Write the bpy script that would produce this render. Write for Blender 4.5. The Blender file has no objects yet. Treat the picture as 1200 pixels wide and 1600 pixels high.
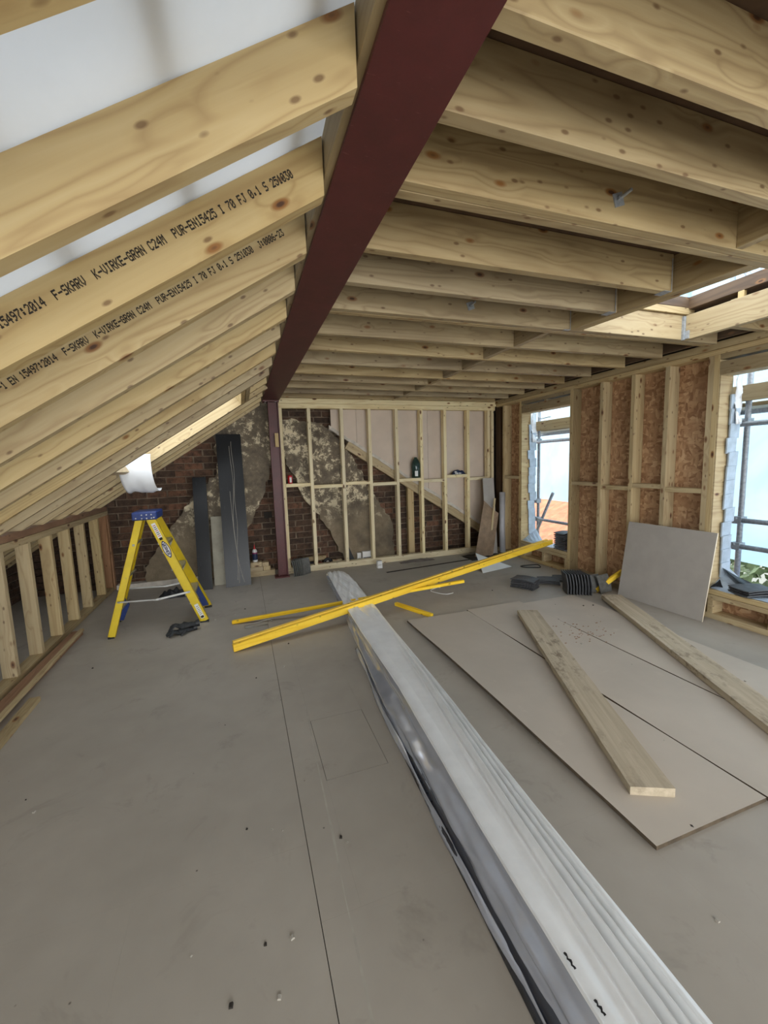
import bpy, math, random
from mathutils import Vector, Matrix
R = math.radians
random.seed(7)
S = bpy.context.scene
COL = S.collection

# ---------------------------------------------------------------- camera
cam_d = bpy.data.cameras.new('camera'); cam = bpy.data.objects.new('camera', cam_d); COL.objects.link(cam)
cam_d.sensor_width = 36; cam_d.lens = 638.76 / 1600 * 36; cam_d.clip_start = 0.02
yaw, pitch, roll = 0.33223, -0.11839, -0.03298
f = Vector((math.sin(yaw)*math.cos(pitch), math.cos(yaw)*math.cos(pitch), math.sin(pitch)))
r = Vector((math.cos(yaw), -math.sin(yaw), 0)); u = r.cross(f)
r2 = r*math.cos(roll) + u*math.sin(roll); u2 = r2.cross(f)
cam.matrix_world = Matrix(((r2.x, u2.x, -f.x, 0), (r2.y, u2.y, -f.y, 0), (r2.z, u2.z, -f.z, 1.5), (0, 0, 0, 1)))
S.camera = cam

# ---------------------------------------------------------------- light
W = bpy.data.worlds.new('world'); S.world = W; W.use_nodes = True
bg = W.node_tree.nodes['Background']; bg.inputs[0].default_value = (0.86, 0.93, 1.0, 1); bg.inputs[1].default_value = 3.3
def area(name, loc, direction, sx, sy, energy, color=(1, 1, 1), portal=False):
    d = bpy.data.lights.new(name, 'AREA'); d.shape = 'RECTANGLE'; d.size = sx; d.size_y = sy
    d.energy = energy; d.color = color; d.cycles.is_portal = portal
    o = bpy.data.objects.new(name, d); COL.objects.link(o); o.location = loc
    o.rotation_euler = Vector(direction).to_track_quat('-Z', 'Y').to_euler(); return o
# added fill lamp in an unseen, made-up opening behind the camera
area('added_rear_fill', (0.9, -2.9, 1.25), (0.0, 1, 0.02), 4.6, 2.0, 105, (1.0, 0.97, 0.92))
S.view_settings.view_transform = 'Standard'; S.view_settings.look = 'None'
S.view_settings.gamma = 1; S.view_settings.use_curve_mapping = False
S.view_settings.exposure = 0.42
S.cycles.max_bounces = 8; S.cycles.diffuse_bounces = 5; S.cycles.use_denoising = True
S.cycles.sample_clamp_indirect = 6

# ---------------------------------------------------------------- materials
def lin(c):
    return tuple((v/255/12.92 if v/255 <= 0.04045 else ((v/255+0.055)/1.055)**2.4) for v in c) + (1,)
class N:
    def __init__(s, name):
        s.m = bpy.data.materials.new(name); s.m.use_nodes = True; s.t = s.m.node_tree
        s.b = s.t.nodes['Principled BSDF']; s.out = s.t.nodes['Material Output']
    def n(s, typ, **kw):
        x = s.t.nodes.new('ShaderNode'+typ)
        for k, v in kw.items():
            if k in x.inputs.keys() if isinstance(k, str) else False: s.put(x.inputs[k], v)
            elif isinstance(k, str) and k.startswith('i_'): s.put(x.inputs[int(k[2:])], v)
            else: setattr(x, k, v)
        return x
    def put(s, sock, v):
        if isinstance(v, bpy.types.NodeSocket): s.t.links.new(v, sock)
        elif isinstance(v, bpy.types.Node): s.t.links.new(v.outputs[0], sock)
        else: sock.default_value = v
    def base(s, v): s.put(s.b.inputs['Base Color'], v)
    def ramp(s, fac, *stops):
        x = s.t.nodes.new('ShaderNodeValToRGB'); s.put(x.inputs[0], fac); e = x.color_ramp.elements
        while len(e) < len(stops): e.new(0.5)
        for i, (p, c) in enumerate(stops): e[i].position = p; e[i].color = c if len(c) == 4 else lin(c)
        return x.outputs[0]
    def mix(s, fac, a, b, mode='MIX'):
        x = s.t.nodes.new('ShaderNodeMix'); x.data_type = 'RGBA'; x.blend_type = mode
        s.put(x.inputs[0], fac); s.put(x.inputs[6], a); s.put(x.inputs[7], b); return x.outputs[2]
    def math(s, op, a, b=0.0, c=0.0):
        x = s.t.nodes.new('ShaderNodeMath'); x.operation = op; s.put(x.inputs[0], a); s.put(x.inputs[1], b); s.put(x.inputs[2], c); return x.outputs[0]
    def coord(s, scale=(1, 1, 1), rnd=True, rot=(0, 0, 0)):
        tc = s.t.nodes.new('ShaderNodeTexCoord').outputs['Object']
        if rnd:
            oi = s.t.nodes.new('ShaderNodeObjectInfo').outputs['Random']
            cx = s.t.nodes.new('ShaderNodeCombineXYZ')
            for i, k in enumerate((37.3, 11.9, 23.7)): s.put(cx.inputs[i], s.math('MULTIPLY', oi, k))
            a = s.t.nodes.new('ShaderNodeVectorMath'); s.put(a.inputs[0], tc); s.put(a.inputs[1], cx.outputs[0]); tc = a.outputs[0]
        m = s.t.nodes.new('ShaderNodeMapping'); s.put(m.inputs[0], tc); m.inputs['Scale'].default_value = scale; m.inputs['Rotation'].default_value = rot
        return m.outputs[0]
    def noise(s, vec, scale=5, detail=3, rough=0.5, dist=0.0):
        x = s.t.nodes.new('ShaderNodeTexNoise'); s.put(x.inputs['Vector'], vec)
        x.inputs['Scale'].default_value = scale; x.inputs['Detail'].default_value = detail
        x.inputs['Roughness'].default_value = rough; x.inputs['Distortion'].default_value = dist
        return x.outputs[0]
    def vor(s, vec, scale=5, feature='F1', out='Distance', rand=1.0):
        x = s.t.nodes.new('ShaderNodeTexVoronoi'); x.feature = feature; s.put(x.inputs['Vector'], vec)
        x.inputs['Scale'].default_value = scale; x.inputs['Randomness'].default_value = rand; return x.outputs[out]
    def bump(s, h, strength=0.3, dist=0.01):
        x = s.t.nodes.new('ShaderNodeBump'); s.put(x.inputs['Height'], h)
        x.inputs['Strength'].default_value = strength; x.inputs['Distance'].default_value = dist
        s.put(s.b.inputs['Normal'], x.outputs[0])
    def rough(s, v): s.put(s.b.inputs['Roughness'], v)

def wood(name, light, mid, dark, knots=0.105, dirt=0.25, dirtcol=(95, 80, 58), ring=1.0):
    k = N(name)
    kv = k.vor(k.coord((4.2, 9.5, 9.5)), 1.0)
    halo = k.ramp(kv, (0.0, (1, 1, 1, 1)), (knots*1.2, (.45, .45, .45, 1)), (knots*4.5, (0, 0, 0, 1)))
    c = k.coord((0.55, 9, 9))
    d = k.t.nodes.new('ShaderNodeVectorMath'); d.operation = 'ADD'
    hv = k.t.nodes.new('ShaderNodeCombineXYZ'); k.put(hv.inputs[1], k.math('MULTIPLY', halo, 0.4)); k.put(hv.inputs[2], k.math('MULTIPLY', halo, 0.4))
    k.put(d.inputs[0], c); k.put(d.inputs[1], hv.outputs[0])
    n1 = k.noise(d.outputs[0], 1.0, 1.5, 0.45, 0.6)
    bands = k.math('PINGPONG', k.math('MULTIPLY', n1, 16.0*ring), 1.0)
    fine = k.noise(k.coord((2.0, 110, 110)), 1.0, 2, 0.6)
    col = k.ramp(bands, (0.0, light), (0.62, mid), (1.0, dark))
    col = k.mix(0.45, col, light if len(light) == 4 else lin(light))
    col = k.mix(k.math('MULTIPLY', fine, 0.28), col, lin(dark))
    blot = k.ramp(k.noise(k.coord((0.9, 3.5, 3.5)), 1.0, 4, 0.55), (0.42, (0, 0, 0, 1)), (0.75, (1, 1, 1, 1)))
    col = k.mix(k.math('MULTIPLY', blot, dirt), col, lin(dirtcol))
    col = k.mix(k.ramp(kv, (knots*0.95, (1, 1, 1, 1)), (knots*1.5, (0, 0, 0, 1))), col, lin((132, 92, 52)))
    col = k.mix(k.ramp(kv, (knots*0.45, (1, 1, 1, 1)), (knots*0.8, (0, 0, 0, 1))), col, lin((70, 44, 26)))
    k2 = k.vor(k.coord((9, 19, 19)), 1.0)
    col = k.mix(k.math('MULTIPLY', k.ramp(k2, (0.08, (1, 1, 1, 1)), (0.16, (0, 0, 0, 1))), .75), col, lin((96, 66, 40)))
    strk = k.ramp(k.noise(k.coord((1.6, 26, 26)), 1.0, 3, 0.6), (0.6, (0, 0, 0, 1)), (0.74, (1, 1, 1, 1)))
    col = k.mix(k.math('MULTIPLY', strk, 0.28), col, lin(dark))
    oi = k.t.nodes.new('ShaderNodeObjectInfo').outputs['Random']
    hs = k.t.nodes.new('ShaderNodeHueSaturation'); k.put(hs.inputs['Color'], col); k.put(hs.inputs['Value'], k.math('MULTIPLY_ADD', oi, 0.16, 0.92))
    k.put(hs.inputs['Saturation'], k.math('MULTIPLY_ADD', oi, 0.2, 0.86))
    k.base(hs.outputs[0]); k.rough(0.62); k.bump(k.math('ADD', fine, k.math('MULTIPLY', bands, 0.4)), 0.12, 0.003)
    return k.m
def plain(name, col, rough=0.6, metal=0.0, var=0.12, scale=8, bump=0.0, coat=0.0, trans=0.0):
    k = N(name); c = lin(col)
    n = k.noise(k.coord((1, 1, 1)), scale, 4, 0.6)
    k.base(k.mix(k.math('MULTIPLY', k.ramp(n, (0.35, (0, 0, 0, 1)), (0.7, (1, 1, 1, 1))), 1.0), c, tuple(v*(1-var*2) for v in c[:3])+(1,)))
    k.rough(rough); k.b.inputs['Metallic'].default_value = metal
    if coat: k.b.inputs['Coat Weight'].default_value = coat
    if bump: k.bump(n, bump, 0.01)
    if trans:
        t = k.t.nodes.new('ShaderNodeBsdfTranslucent'); t.inputs[0].default_value = c
        m = k.t.nodes.new('ShaderNodeMixShader'); m.inputs[0].default_value = trans
        k.put(m.inputs[1], k.b.outputs[0]); k.put(m.inputs[2], t.outputs[0]); k.put(k.out.inputs[0], m.outputs[0])
    return k.m

PINE = wood('pine', (200, 180, 136), (190, 166, 120), (160, 130, 86))
PINE_R = wood('pine_rafter', (196, 175, 130), (184, 160, 112), (150, 120, 76), dirt=0.3, dirtcol=(120, 98, 66))
PINE_J = wood('pine_joist', (184, 165, 126), (170, 148, 108), (132, 108, 74), dirt=0.7, dirtcol=(104, 84, 56))
PINE_P = wood('pine_pale', (236, 222, 180), (228, 210, 164), (196, 168, 118), dirt=0.12)
PINE_W = wood('pine_weathered', (176, 158, 122), (166, 146, 108), (140, 118, 84), dirt=0.5)
PINE_RED = wood('pine_reddish', (170, 128, 92), (156, 112, 78), (120, 82, 54), dirt=0.4)
PINE_OLD = wood('pine_dark', (110, 86, 60), (95, 72, 50), (66, 48, 34), dirt=0.5, dirtcol=(50, 38, 28))
BATTEN = wood('yellow_stained_batten', (252, 214, 84), (246, 204, 66), (226, 176, 46), knots=0.05, dirt=0.12, dirtcol=(190, 140, 50))
def m_board():
    k = N('dusty_scaffold_board')
    g_ = k.noise(k.coord((1.2, 34, 34)), 1, 4, 0.6); d = k.noise(k.coord((5, 9, 9)), 1.6, 7, 0.75); p_ = k.noise(k.coord((1.3, 2.2, 2)), 1, 2, .5)
    c_ = k.ramp(g_, (.3, (168, 154, 130)), (.7, (194, 180, 156)))
    c_ = k.mix(k.math('MULTIPLY', k.ramp(d, (.52, (0, 0, 0, 1)), (.62, (1, 1, 1, 1))), k.ramp(p_, (.4, (.05, .05, .05, 1)), (.62, (.8, .8, .8, 1)))), c_, lin((112, 98, 80)))
    k.base(c_); k.rough(.8); k.bump(g_, .15, .004); return k.m
BOARD = m_board()

def m_osb():
    k = N('osb')
    d = k.noise(k.coord((1, 1, 1)), 6, 3, 0.5)
    a = k.vor(k.coord((1, 7, 16), rot=(0.5, 0, 0)), 2.2, out='Color'); b = k.vor(k.coord((1, 16, 6), rot=(-0.4, 0, 0)), 2.6, out='Color')
    s1 = k.t.nodes.new('ShaderNodeSeparateColor'); k.put(s1.inputs[0], k.mix(k.ramp(k.noise(k.coord(), 14, 2), (0.48, (0, 0, 0, 1)), (0.52, (1, 1, 1, 1))), a, b))
    v = k.math('ADD', k.math('MULTIPLY', s1.outputs[0], 0.7), k.math('MULTIPLY', d, 0.35))
    k.base(k.ramp(v, (0.1, (142, 102, 70)), (0.45, (176, 136, 100)), (0.75, (196, 158, 120)), (1.0, (222, 190, 150))))
    k.rough(0.6); k.bump(v, 0.3, 0.004); return k.m
OSB = m_osb()
def m_brick():
    k = N('old_brick'); oi = k.t.nodes.new('ShaderNodeObjectInfo').outputs['Random']
    n = k.noise(k.coord(), 14, 4, 0.65)
    c = k.ramp(oi, (0.0, (74, 58, 46)), (0.4, (92, 70, 55)), (0.7, (108, 80, 62)), (1.0, (128, 90, 68)))
    c = k.mix(k.ramp(n, (0.4, (0, 0, 0, 1)), (0.75, (1, 1, 1, 1))), c, lin((40, 31, 26)))
    c = k.mix(k.ramp(k.noise(k.coord(), 30, 4, 0.7), (0.62, (0, 0, 0, 1)), (0.74, (0.6, 0.6, 0.6, 1))), c, lin((140, 120, 98)))
    k.base(c); k.rough(0.9); k.bump(n, 0.6, 0.01); return k.m
BRICK = m_brick()
def m_mortar():
    k = N('old_mortar'); n = k.noise(k.coord(rnd=False), 9, 5, 0.7)
    k.base(k.ramp(n, (0.3, (96, 82, 68)), (0.55, (128, 112, 94)), (0.8, (168, 150, 126)))); k.rough(0.95); k.bump(n, 0.7, 0.015); return k.m
MORTAR = m_mortar()
def m_plaster():
    k = N('flaking_plaster')
    c = k.coord(rnd=False)
    n = k.noise(c, 7.5, 10, 0.8, 0.2); n2 = k.noise(c, 1.4, 3, 0.5)
    v = k.math('ADD', n, k.math('MULTIPLY', k.math('SUBTRACT', n2, 0.5), 0.35))
    sx = k.t.nodes.new('ShaderNodeSeparateXYZ'); k.put(sx.inputs[0], c)
    up = k.ramp(sx.outputs[2], (0.55, (0, 0, 0, 1)), (1.2, (1, 1, 1, 1)))
    flake = k.math('MULTIPLY', k.ramp(v, (0.535, (0, 0, 0, 1)), (0.575, (1, 1, 1, 1))), up)
    low = k.ramp(n, (0.3, (116, 102, 82)), (0.6, (140, 126, 104)), (0.8, (160, 146, 124)))
    high = k.ramp(n, (0.3, (84, 76, 66)), (0.5, (122, 110, 93)), (0.7, (156, 142, 118)))
    col = k.mix(up, low, high); col = k.mix(flake, col, lin((222, 208, 176)))
    soot = k.ramp(k.noise(c, 2.6, 3, 0.5), (0.55, (0, 0, 0, 1)), (0.75, (1, 1, 1, 1)))
    col = k.mix(k.math('MULTIPLY', soot, 0.55), col, lin((44, 40, 38)))
    k.base(col); k.rough(0.92); k.bump(v, 0.5, 0.012); return k.m
PLASTER = m_plaster()
def m_floor():
    k = N('cement_board_floor'); c = k.coord(rnd=False)
    n = k.noise(c, 1.3, 4, 0.55); n2 = k.noise(c, 7, 6, 0.6); sm = k.noise(c, 3.0, 5, 0.7, 0.6)
    col = k.ramp(n, (0.3, (160, 153, 142)), (0.7, (176, 169, 157)))
    col = k.mix(k.math('MULTIPLY', n2, 0.25), col, lin((132, 122, 110)))
    col = k.mix(k.ramp(sm, (0.58, (0, 0, 0, 1)), (0.76, (0.45, 0.45, 0.45, 1))), col, lin((112, 104, 94)))
    col = k.mix(k.ramp(k.noise(c, 11, 8, .8, .3), (.66, (0, 0, 0, 1)), (.76, (.4, .4, .4, 1))), col, lin((196, 190, 180)))
    sp = k.ramp(k.vor(c, 6, rand=1.0), (0.012, (1, 1, 1, 1)), (0.03, (0, 0, 0, 1)))
    col = k.mix(sp, col, lin((92, 84, 76)))
    k.base(col); k.rough(k.math('MULTIPLY_ADD', n2, 0.2, 0.42)); k.bump(n2, 0.06, 0.01)
    k.b.inputs['Specular IOR Level'].default_value = 0.4; return k.m
FLOOR = m_floor()
def m_sheet():
    k = N('dusty_cement_sheet'); c = k.coord()
    n = k.noise(c, 1.6, 4, 0.55); d = k.noise(c, 4.5, 7, 0.72)
    col = k.ramp(n, (0.3, (176, 166, 152)), (0.7, (192, 181, 166)))
    col = k.mix(k.ramp(d, (0.6, (0, 0, 0, 1)), (0.82, (0.6, 0.6, 0.6, 1))), col, lin((206, 196, 178)))
    k.base(col); k.rough(0.6); return k.m
SHEET = m_sheet()
def m_steel():
    k = N('red_oxide_steel'); c = k.coord()
    n = k.noise(c, 7, 6, 0.7); s = k.noise(k.coord((22, 90, 8)), 1, 3, 0.7)
    col = k.ramp(n, (0.3, (78, 35, 33)), (0.7, (94, 42, 41)))
    col = k.mix(k.ramp(s, (0.66, (0, 0, 0, 1)), (0.76, (0.35, 0.35, 0.35, 1))), col, lin((158, 112, 104)))
    k.base(col); k.rough(0.48); k.bump(n, 0.05, 0.01); return k.m
STEEL = m_steel()
def m_sheeting():
    k = N('blue_white_sheeting'); c = k.coord(rnd=False)
    n = k.noise(c, 0.9, 5, 0.6, 0.8)
    cc = k.ramp(n, (0.3, (156, 198, 220)), (0.7, (196, 222, 234)))
    k.base(cc); k.rough(0.5)
    t = k.t.nodes.new('ShaderNodeBsdfTranslucent'); k.put(t.inputs[0], cc)
    m = k.t.nodes.new('ShaderNodeMixShader'); m.inputs[0].default_value = 0.62
    k.put(m.inputs[1], k.b.outputs[0]); k.put(m.inputs[2], t.outputs[0]); k.put(k.out.inputs[0], m.outputs[0]); return k.m
SHEETING = m_sheeting()
def m_scratchboard():
    k = N('black_gloss_board'); c = k.coord((40, 40, 3))
    n = k.noise(c, 1, 4, 0.6)
    k.base(k.mix(k.ramp(n, (0.62, (0, 0, 0, 1)), (0.75, (0.2, 0.2, 0.2, 1))), lin((30, 32, 35)), lin((90, 94, 98))))
    k.rough(0.33); return k.m
BLACKB = m_scratchboard(); BLACKB.node_tree.nodes['Principled BSDF'].inputs['Specular IOR Level'].default_value = .3
MEMB = plain('roof_membrane', (212, 216, 220), 0.7, var=0.03, trans=0.12)
_nt = MEMB.node_tree; _b = _nt.nodes['Principled BSDF']; _n = _nt.nodes.new('ShaderNodeTexNoise'); _n.inputs['Scale'].default_value = 2.2; _n.inputs['Detail'].default_value = 2; _n.inputs['Distortion'].default_value = 0.3
_tc = _nt.nodes.new('ShaderNodeTexCoord'); _nt.links.new(_tc.outputs['Object'], _n.inputs['Vector']); _bp = _nt.nodes.new('ShaderNodeBump'); _bp.inputs['Strength'].default_value = 0.7; _bp.inputs['Distance'].default_value = .12
_nt.links.new(_n.outputs[0], _bp.inputs['Height']); _nt.links.new(_bp.outputs[0], _b.inputs['Normal'])
FLAP = plain('membrane_flap', (226, 228, 230), 0.6, var=0.03)
PLASTIC = plain('white_plastic_wrap', (240, 242, 242), 0.3, var=0.05, coat=0.35)
PLASTIC_S = plain('grey_plastic_wrap', (190, 195, 206), 0.12, metal=0.35, var=0.08, scale=5, coat=0.8)
DARKP = plain('dark_wrapped_core', (46, 50, 60), 0.25, coat=0.5)
PINKB = plain('pale_plasterboard', (214, 198, 182), 0.85, var=0.06, scale=3)
GREYB = plain('grey_plasterboard', (168, 162, 154), 0.8, var=0.05, scale=6)
PAPER = plain('board_edge', (226, 214, 190), 0.8)
SLATE = plain('dark_roof_tile', (76, 77, 80), 0.6, var=0.25, scale=18, bump=0.2)
SLATE_G = plain('grey_roof_tile', (104, 104, 100), 0.7, var=0.2, scale=18, bump=0.2)
SLATE_L = plain('daylit_slate', (176, 190, 204), 0.45, var=0.15, scale=12)  # slate made pale blue-grey, with the outdoor light put into its colour
BLACK = plain('black_rubber', (28, 29, 32), 0.5)
GLOVE = plain('glove_knit', (58, 60, 62), 0.85, var=0.3, scale=60, bump=0.4)
YEL = plain('yellow_fibreglass', (226, 196, 14), 0.35, var=0.08, coat=0.2)
BLUE = plain('blue_plastic', (38, 62, 128), 0.45, var=0.15, scale=30)
ALU = plain('aluminium', (186, 186, 182), 0.35, metal=0.8)
GALV = plain('galvanised_steel', (170, 176, 182), 0.45, metal=0.25, var=0.2, scale=40)
WHITE = plain('white_card', (226, 226, 222), 0.6, var=0.03)
INK = plain('black_ink', (44, 38, 32), 0.8, var=0.05)
INKB = plain('navy_ink', (34, 38, 90), 0.5, var=0.02)
REDP = plain('red_plastic', (190, 40, 44), 0.4)
NAVY = plain('navy_label', (26, 44, 78), 0.5)
PURPLE = plain('magenta_band', (140, 50, 90), 0.5)
HARDB = plain('brown_hardboard', (150, 124, 98), 0.7, var=0.2, scale=9)
TUBE = plain('grey_tube', (176, 176, 180), 0.5, var=0.06)
TERRA = plain('orange_roof_tile', (222, 128, 88), 0.8, var=0.2, scale=5, bump=0.3)
TREE = plain('leaf_green', (126, 142, 96), 0.7, var=0.4, scale=6)
TARP = plain('blue_tarp', (96, 140, 200), 0.5, var=0.12)
LIME = plain('old_lime_strip', (214, 206, 194), 0.9, var=0.15, scale=12, bump=0.5)
DECK = plain('dark_plywood', (96, 72, 50), 0.8, var=0.2)
CHALK = plain('chalk', (178, 172, 160), 0.9)
GROOVE = plain('saw_kerf', (52, 46, 40), 0.95)
CAN = plain('can_red', (186, 36, 44), 0.3, metal=0.3)
def m_glass():
    k = N('green_bottle'); k.base(lin((70, 96, 88))); k.rough(0.08); k.b.inputs['Transmission Weight'].default_value = 0.6; k.b.inputs['IOR'].default_value = 1.4; return k.m
GLASS = m_glass()

# ---------------------------------------------------------------- builders
def obj(name, V, F, mat, parent=None, origin=(0, 0, 0), smooth=False, mats=None, fm=None):
    """links ONE mesh object; V in world coordinates, origin = where its own origin is"""
    o0 = Vector(origin)
    me = bpy.data.meshes.new(name); me.from_pydata([tuple(Vector(v)-o0) for v in V], [], F)
    for m in (mats or [mat]): me.materials.append(m)
    if fm: me.polygons.foreach_set('material_index', fm)
    if smooth: me.polygons.foreach_set('use_smooth', [True]*len(me.polygons))
    me.update()
    o = bpy.data.objects.new(name, me); COL.objects.link(o)
    put(o, o0, parent); return o
def wloc(o):
    v = Vector(o.location)
    return v + (wloc(o.parent) if o.parent else Vector())
def put(o, loc, parent):
    o.location = Vector(loc) - (wloc(parent) if parent else Vector())
    if parent: o.parent = parent
def tag(o, label, cat, group=None, kind=None):
    if label: o['label'] = label
    if cat: o['category'] = cat
    if group: o['group'] = group
    if kind: o['kind'] = kind
    return o
def thing(name, loc, label, cat, group=None):
    o = bpy.data.objects.new(name, None); COL.objects.link(o); o.location = loc; o.empty_display_size = .1
    return tag(o, label, cat, group)
def struct(name, loc=(0, 0, 0)):
    o = bpy.data.objects.new(name, None); COL.objects.link(o); o.location = loc; o['kind'] = 'structure'; return o
BOXF = [(0, 3, 2, 1), (4, 5, 6, 7), (0, 1, 5, 4), (1, 2, 6, 5), (2, 3, 7, 6), (3, 0, 4, 7)]
def boxv(x0, x1, y0, y1, z0, z1):
    return [(x0, y0, z0), (x1, y0, z0), (x1, y1, z0), (x0, y1, z0), (x0, y0, z1), (x1, y0, z1), (x1, y1, z1), (x0, y1, z1)]
_bev = {}
def bevbox_data(l, w, d, b):
    key = (round(l, 4), round(w, 4), round(d, 4), b)
    if key in _bev: return _bev[key]
    V = []; F = []
    hx, hy, hz = l/2, w/2, d/2; b = min(b, hx*.4, hy*.4, hz*.4)
    idx = {}
    for sx in (-1, 1):
        for sy in (-1, 1):
            for sz in (-1, 1):
                for a in range(3):
                    v = [sx*(hx-b), sy*(hy-b), sz*(hz-b)]; v[a] = (sx*hx, sy*hy, sz*hz)[a]
                    idx[(sx, sy, sz, a)] = len(V); V.append(tuple(v))
    def face(ids):
        c = sum((Vector(V[i]) for i in ids), Vector())/len(ids)
        n = (Vector(V[ids[1]])-Vector(V[ids[0]])).cross(Vector(V[ids[2]])-Vector(V[ids[1]]))
        F.append(tuple(ids) if n.dot(c) > 0 else tuple(reversed(ids)))
    for a in range(3):
        o1, o2 = [i for i in range(3) if i != a]
        for s in (-1, 1):
            q = []
            for p, t in ((-1, -1), (1, -1), (1, 1), (-1, 1)):
                k = [0, 0, 0]; k[a] = s; k[o1] = p; k[o2] = t; q.append(idx[(k[0], k[1], k[2], a)])
            face(q)
        for p in (-1, 1):
            for t in (-1, 1):
                k = [0, 0, 0]; k[o1] = p; k[o2] = t
                ka = list(k); ka[a] = -1; kb = list(k); kb[a] = 1
                face([idx[(*ka, o1)], idx[(*kb, o1)], idx[(*kb, o2)], idx[(*ka, o2)]])
    for sx in (-1, 1):
        for sy in (-1, 1):
            for sz in (-1, 1): face([idx[(sx, sy, sz, a)] for a in range(3)])
    me = bpy.data.meshes.new('timber'); me.from_pydata(V, [], F); me.update(); _bev[key] = me
    return me
def bar(name, p0, p1, w, d, mat, parent=None, up=(0, 0, 1), b=0.002):
    """squared length from p0 to p1 (centre line); w across, d along 'up'"""
    p0, p1 = Vector(p0), Vector(p1); x = (p1-p0); l = x.length; x.normalize()
    z = Vector(up); z = (z - x*z.dot(x)).normalized(); y = z.cross(x)
    src = bevbox_data(l, w, d, b); me = src if not src.materials else (src if src.materials[0] == mat else src.copy())
    if me is not src: me.materials.clear()
    if not me.materials: me.materials.append(mat)
    o = bpy.data.objects.new(name, me); COL.objects.link(o)
    o.rotation_euler = Matrix((x, y, z)).transposed().to_euler(); put(o, (p0+p1)/2, parent); return o
def abox(name, x0, x1, y0, y1, z0, z1, mat, parent=None, b=0.002):
    """axis aligned; local X along its longest side so that grain runs the right way"""
    dx, dy, dz = x1-x0, y1-y0, z1-z0; cx, cy, cz = (x0+x1)/2, (y0+y1)/2, (z0+z1)/2
    if dx >= dy and dx >= dz: return bar(name, (x0, cy, cz), (x1, cy, cz), dy, dz, mat, parent, (0, 0, 1), b)
    if dy >= dz: return bar(name, (cx, y0, cz), (cx, y1, cz), dx, dz, mat, parent, (0, 0, 1), b)
    return bar(name, (cx, cy, z0), (cx, cy, z1), dx, dy, mat, parent, (0, 1, 0), b)
def prism(poly, a0, a1, axis='y'):
    """extrude a polygon [(u,v)]: axis y -> (u,y,v); axis z -> (u,v,z); axis x -> (x,u,v)"""
    def P(p, a): return (p[0], a, p[1]) if axis == 'y' else ((p[0], p[1], a) if axis == 'z' else (a, p[0], p[1]))
    n = len(poly); V = [P(p, a0) for p in poly]+[P(p, a1) for p in poly]
    F = [tuple(range(n)), tuple(reversed(range(n, 2*n)))]+[(i, i+n, (i+1) % n+n, (i+1) % n) for i in range(n)]
    area2 = sum(poly[i][0]*poly[(i+1) % n][1]-poly[(i+1) % n][0]*poly[i][1] for i in range(n))
    flip = (area2 > 0) != (axis == 'y' and a1 > a0 or axis != 'y' and a1 < a0)
    if flip: F = [tuple(reversed(q)) for q in F]
    return V, F
def tube(pts, rad, n=8, closed=False, radii=None):
    pts = [Vector(p) for p in pts]; V = []; F = []; m = len(pts)
    prev = None
    for i, p in enumerate(pts):
        if closed: t = (pts[(i+1) % m]-pts[i-1]).normalized()
        else: t = (pts[min(i+1, m-1)]-pts[max(i-1, 0)]).normalized()
        a = prev if prev is not None else (Vector((0, 0, 1)) if abs(t.z) < .9 else Vector((1, 0, 0)))
        a = (a - t*a.dot(t)).normalized(); prev = a; b_ = t.cross(a)
        rr = radii[i] if radii else rad
        for j in range(n):
            an = 2*math.pi*j/n; V.append(p+a*math.cos(an)*rr+b_*math.sin(an)*rr)
    for i in range(m if closed else m-1):
        for j in range(n):
            i2 = (i+1) % m; F.append((i*n+j, i*n+(j+1) % n, i2*n+(j+1) % n, i2*n+j))
    if not closed: F.append(tuple(reversed(range(n)))); F.append(tuple(range((m-1)*n, m*n)))
    return V, F
def lathe(c, prof, n=16):
    V = []; F = []
    for (rr, z) in prof:
        for j in range(n):
            a = 2*math.pi*j/n; V.append((c[0]+rr*math.cos(a), c[1]+rr*math.sin(a), c[2]+z))
    for i in range(len(prof)-1):
        for j in range(n): F.append((i*n+j, i*n+(j+1) % n, (i+1)*n+(j+1) % n, (i+1)*n+j))
    F.append(tuple(reversed(range(n)))); F.append(tuple(range((len(prof)-1)*n, len(prof)*n)))
    return V, F
def merge(parts):
    V = []; F = []; fm = []
    for k, p in enumerate(parts):
        v, f_ = p[0], p[1]; o = len(V); V += [tuple(a) for a in v]; F += [tuple(i+o for i in q) for q in f_]; fm += [p[2] if len(p) > 2 else 0]*len(f_)
    return V, F, fm
def grid(nu, nv, fn, thick=None):
    V = [fn(i/(nu-1), j/(nv-1)) for i in range(nu) for j in range(nv)]
    F = [(i*nv+j, (i+1)*nv+j, (i+1)*nv+j+1, i*nv+j+1) for i in range(nu-1) for j in range(nv-1)]
    if thick:
        t = Vector(thick); o = len(V); V2 = [tuple(Vector(v)+t) for v in V]; F2 = [tuple(reversed([k+o for k in q])) for q in F]
        E = []
        rim = [i*nv for i in range(nu)]+[(nu-1)*nv+j for j in range(1, nv)]+[i*nv+nv-1 for i in range(nu-2, -1, -1)]+[j for j in range(nv-2, 0, -1)]
        for a, b_ in zip(rim, rim[1:]+rim[:1]): E.append((b_, a, a+o, b_+o))
        V += V2; F += F2+E
    return V, F
def sn(x, y=0.0, s=1.0):
    return (math.sin(x*1.7*s+y*2.3)+math.sin(x*3.1*s-y*1.3+1.7)*.6+math.sin(x*6.3*s+y*4.1+.4)*.3)/1.9

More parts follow.
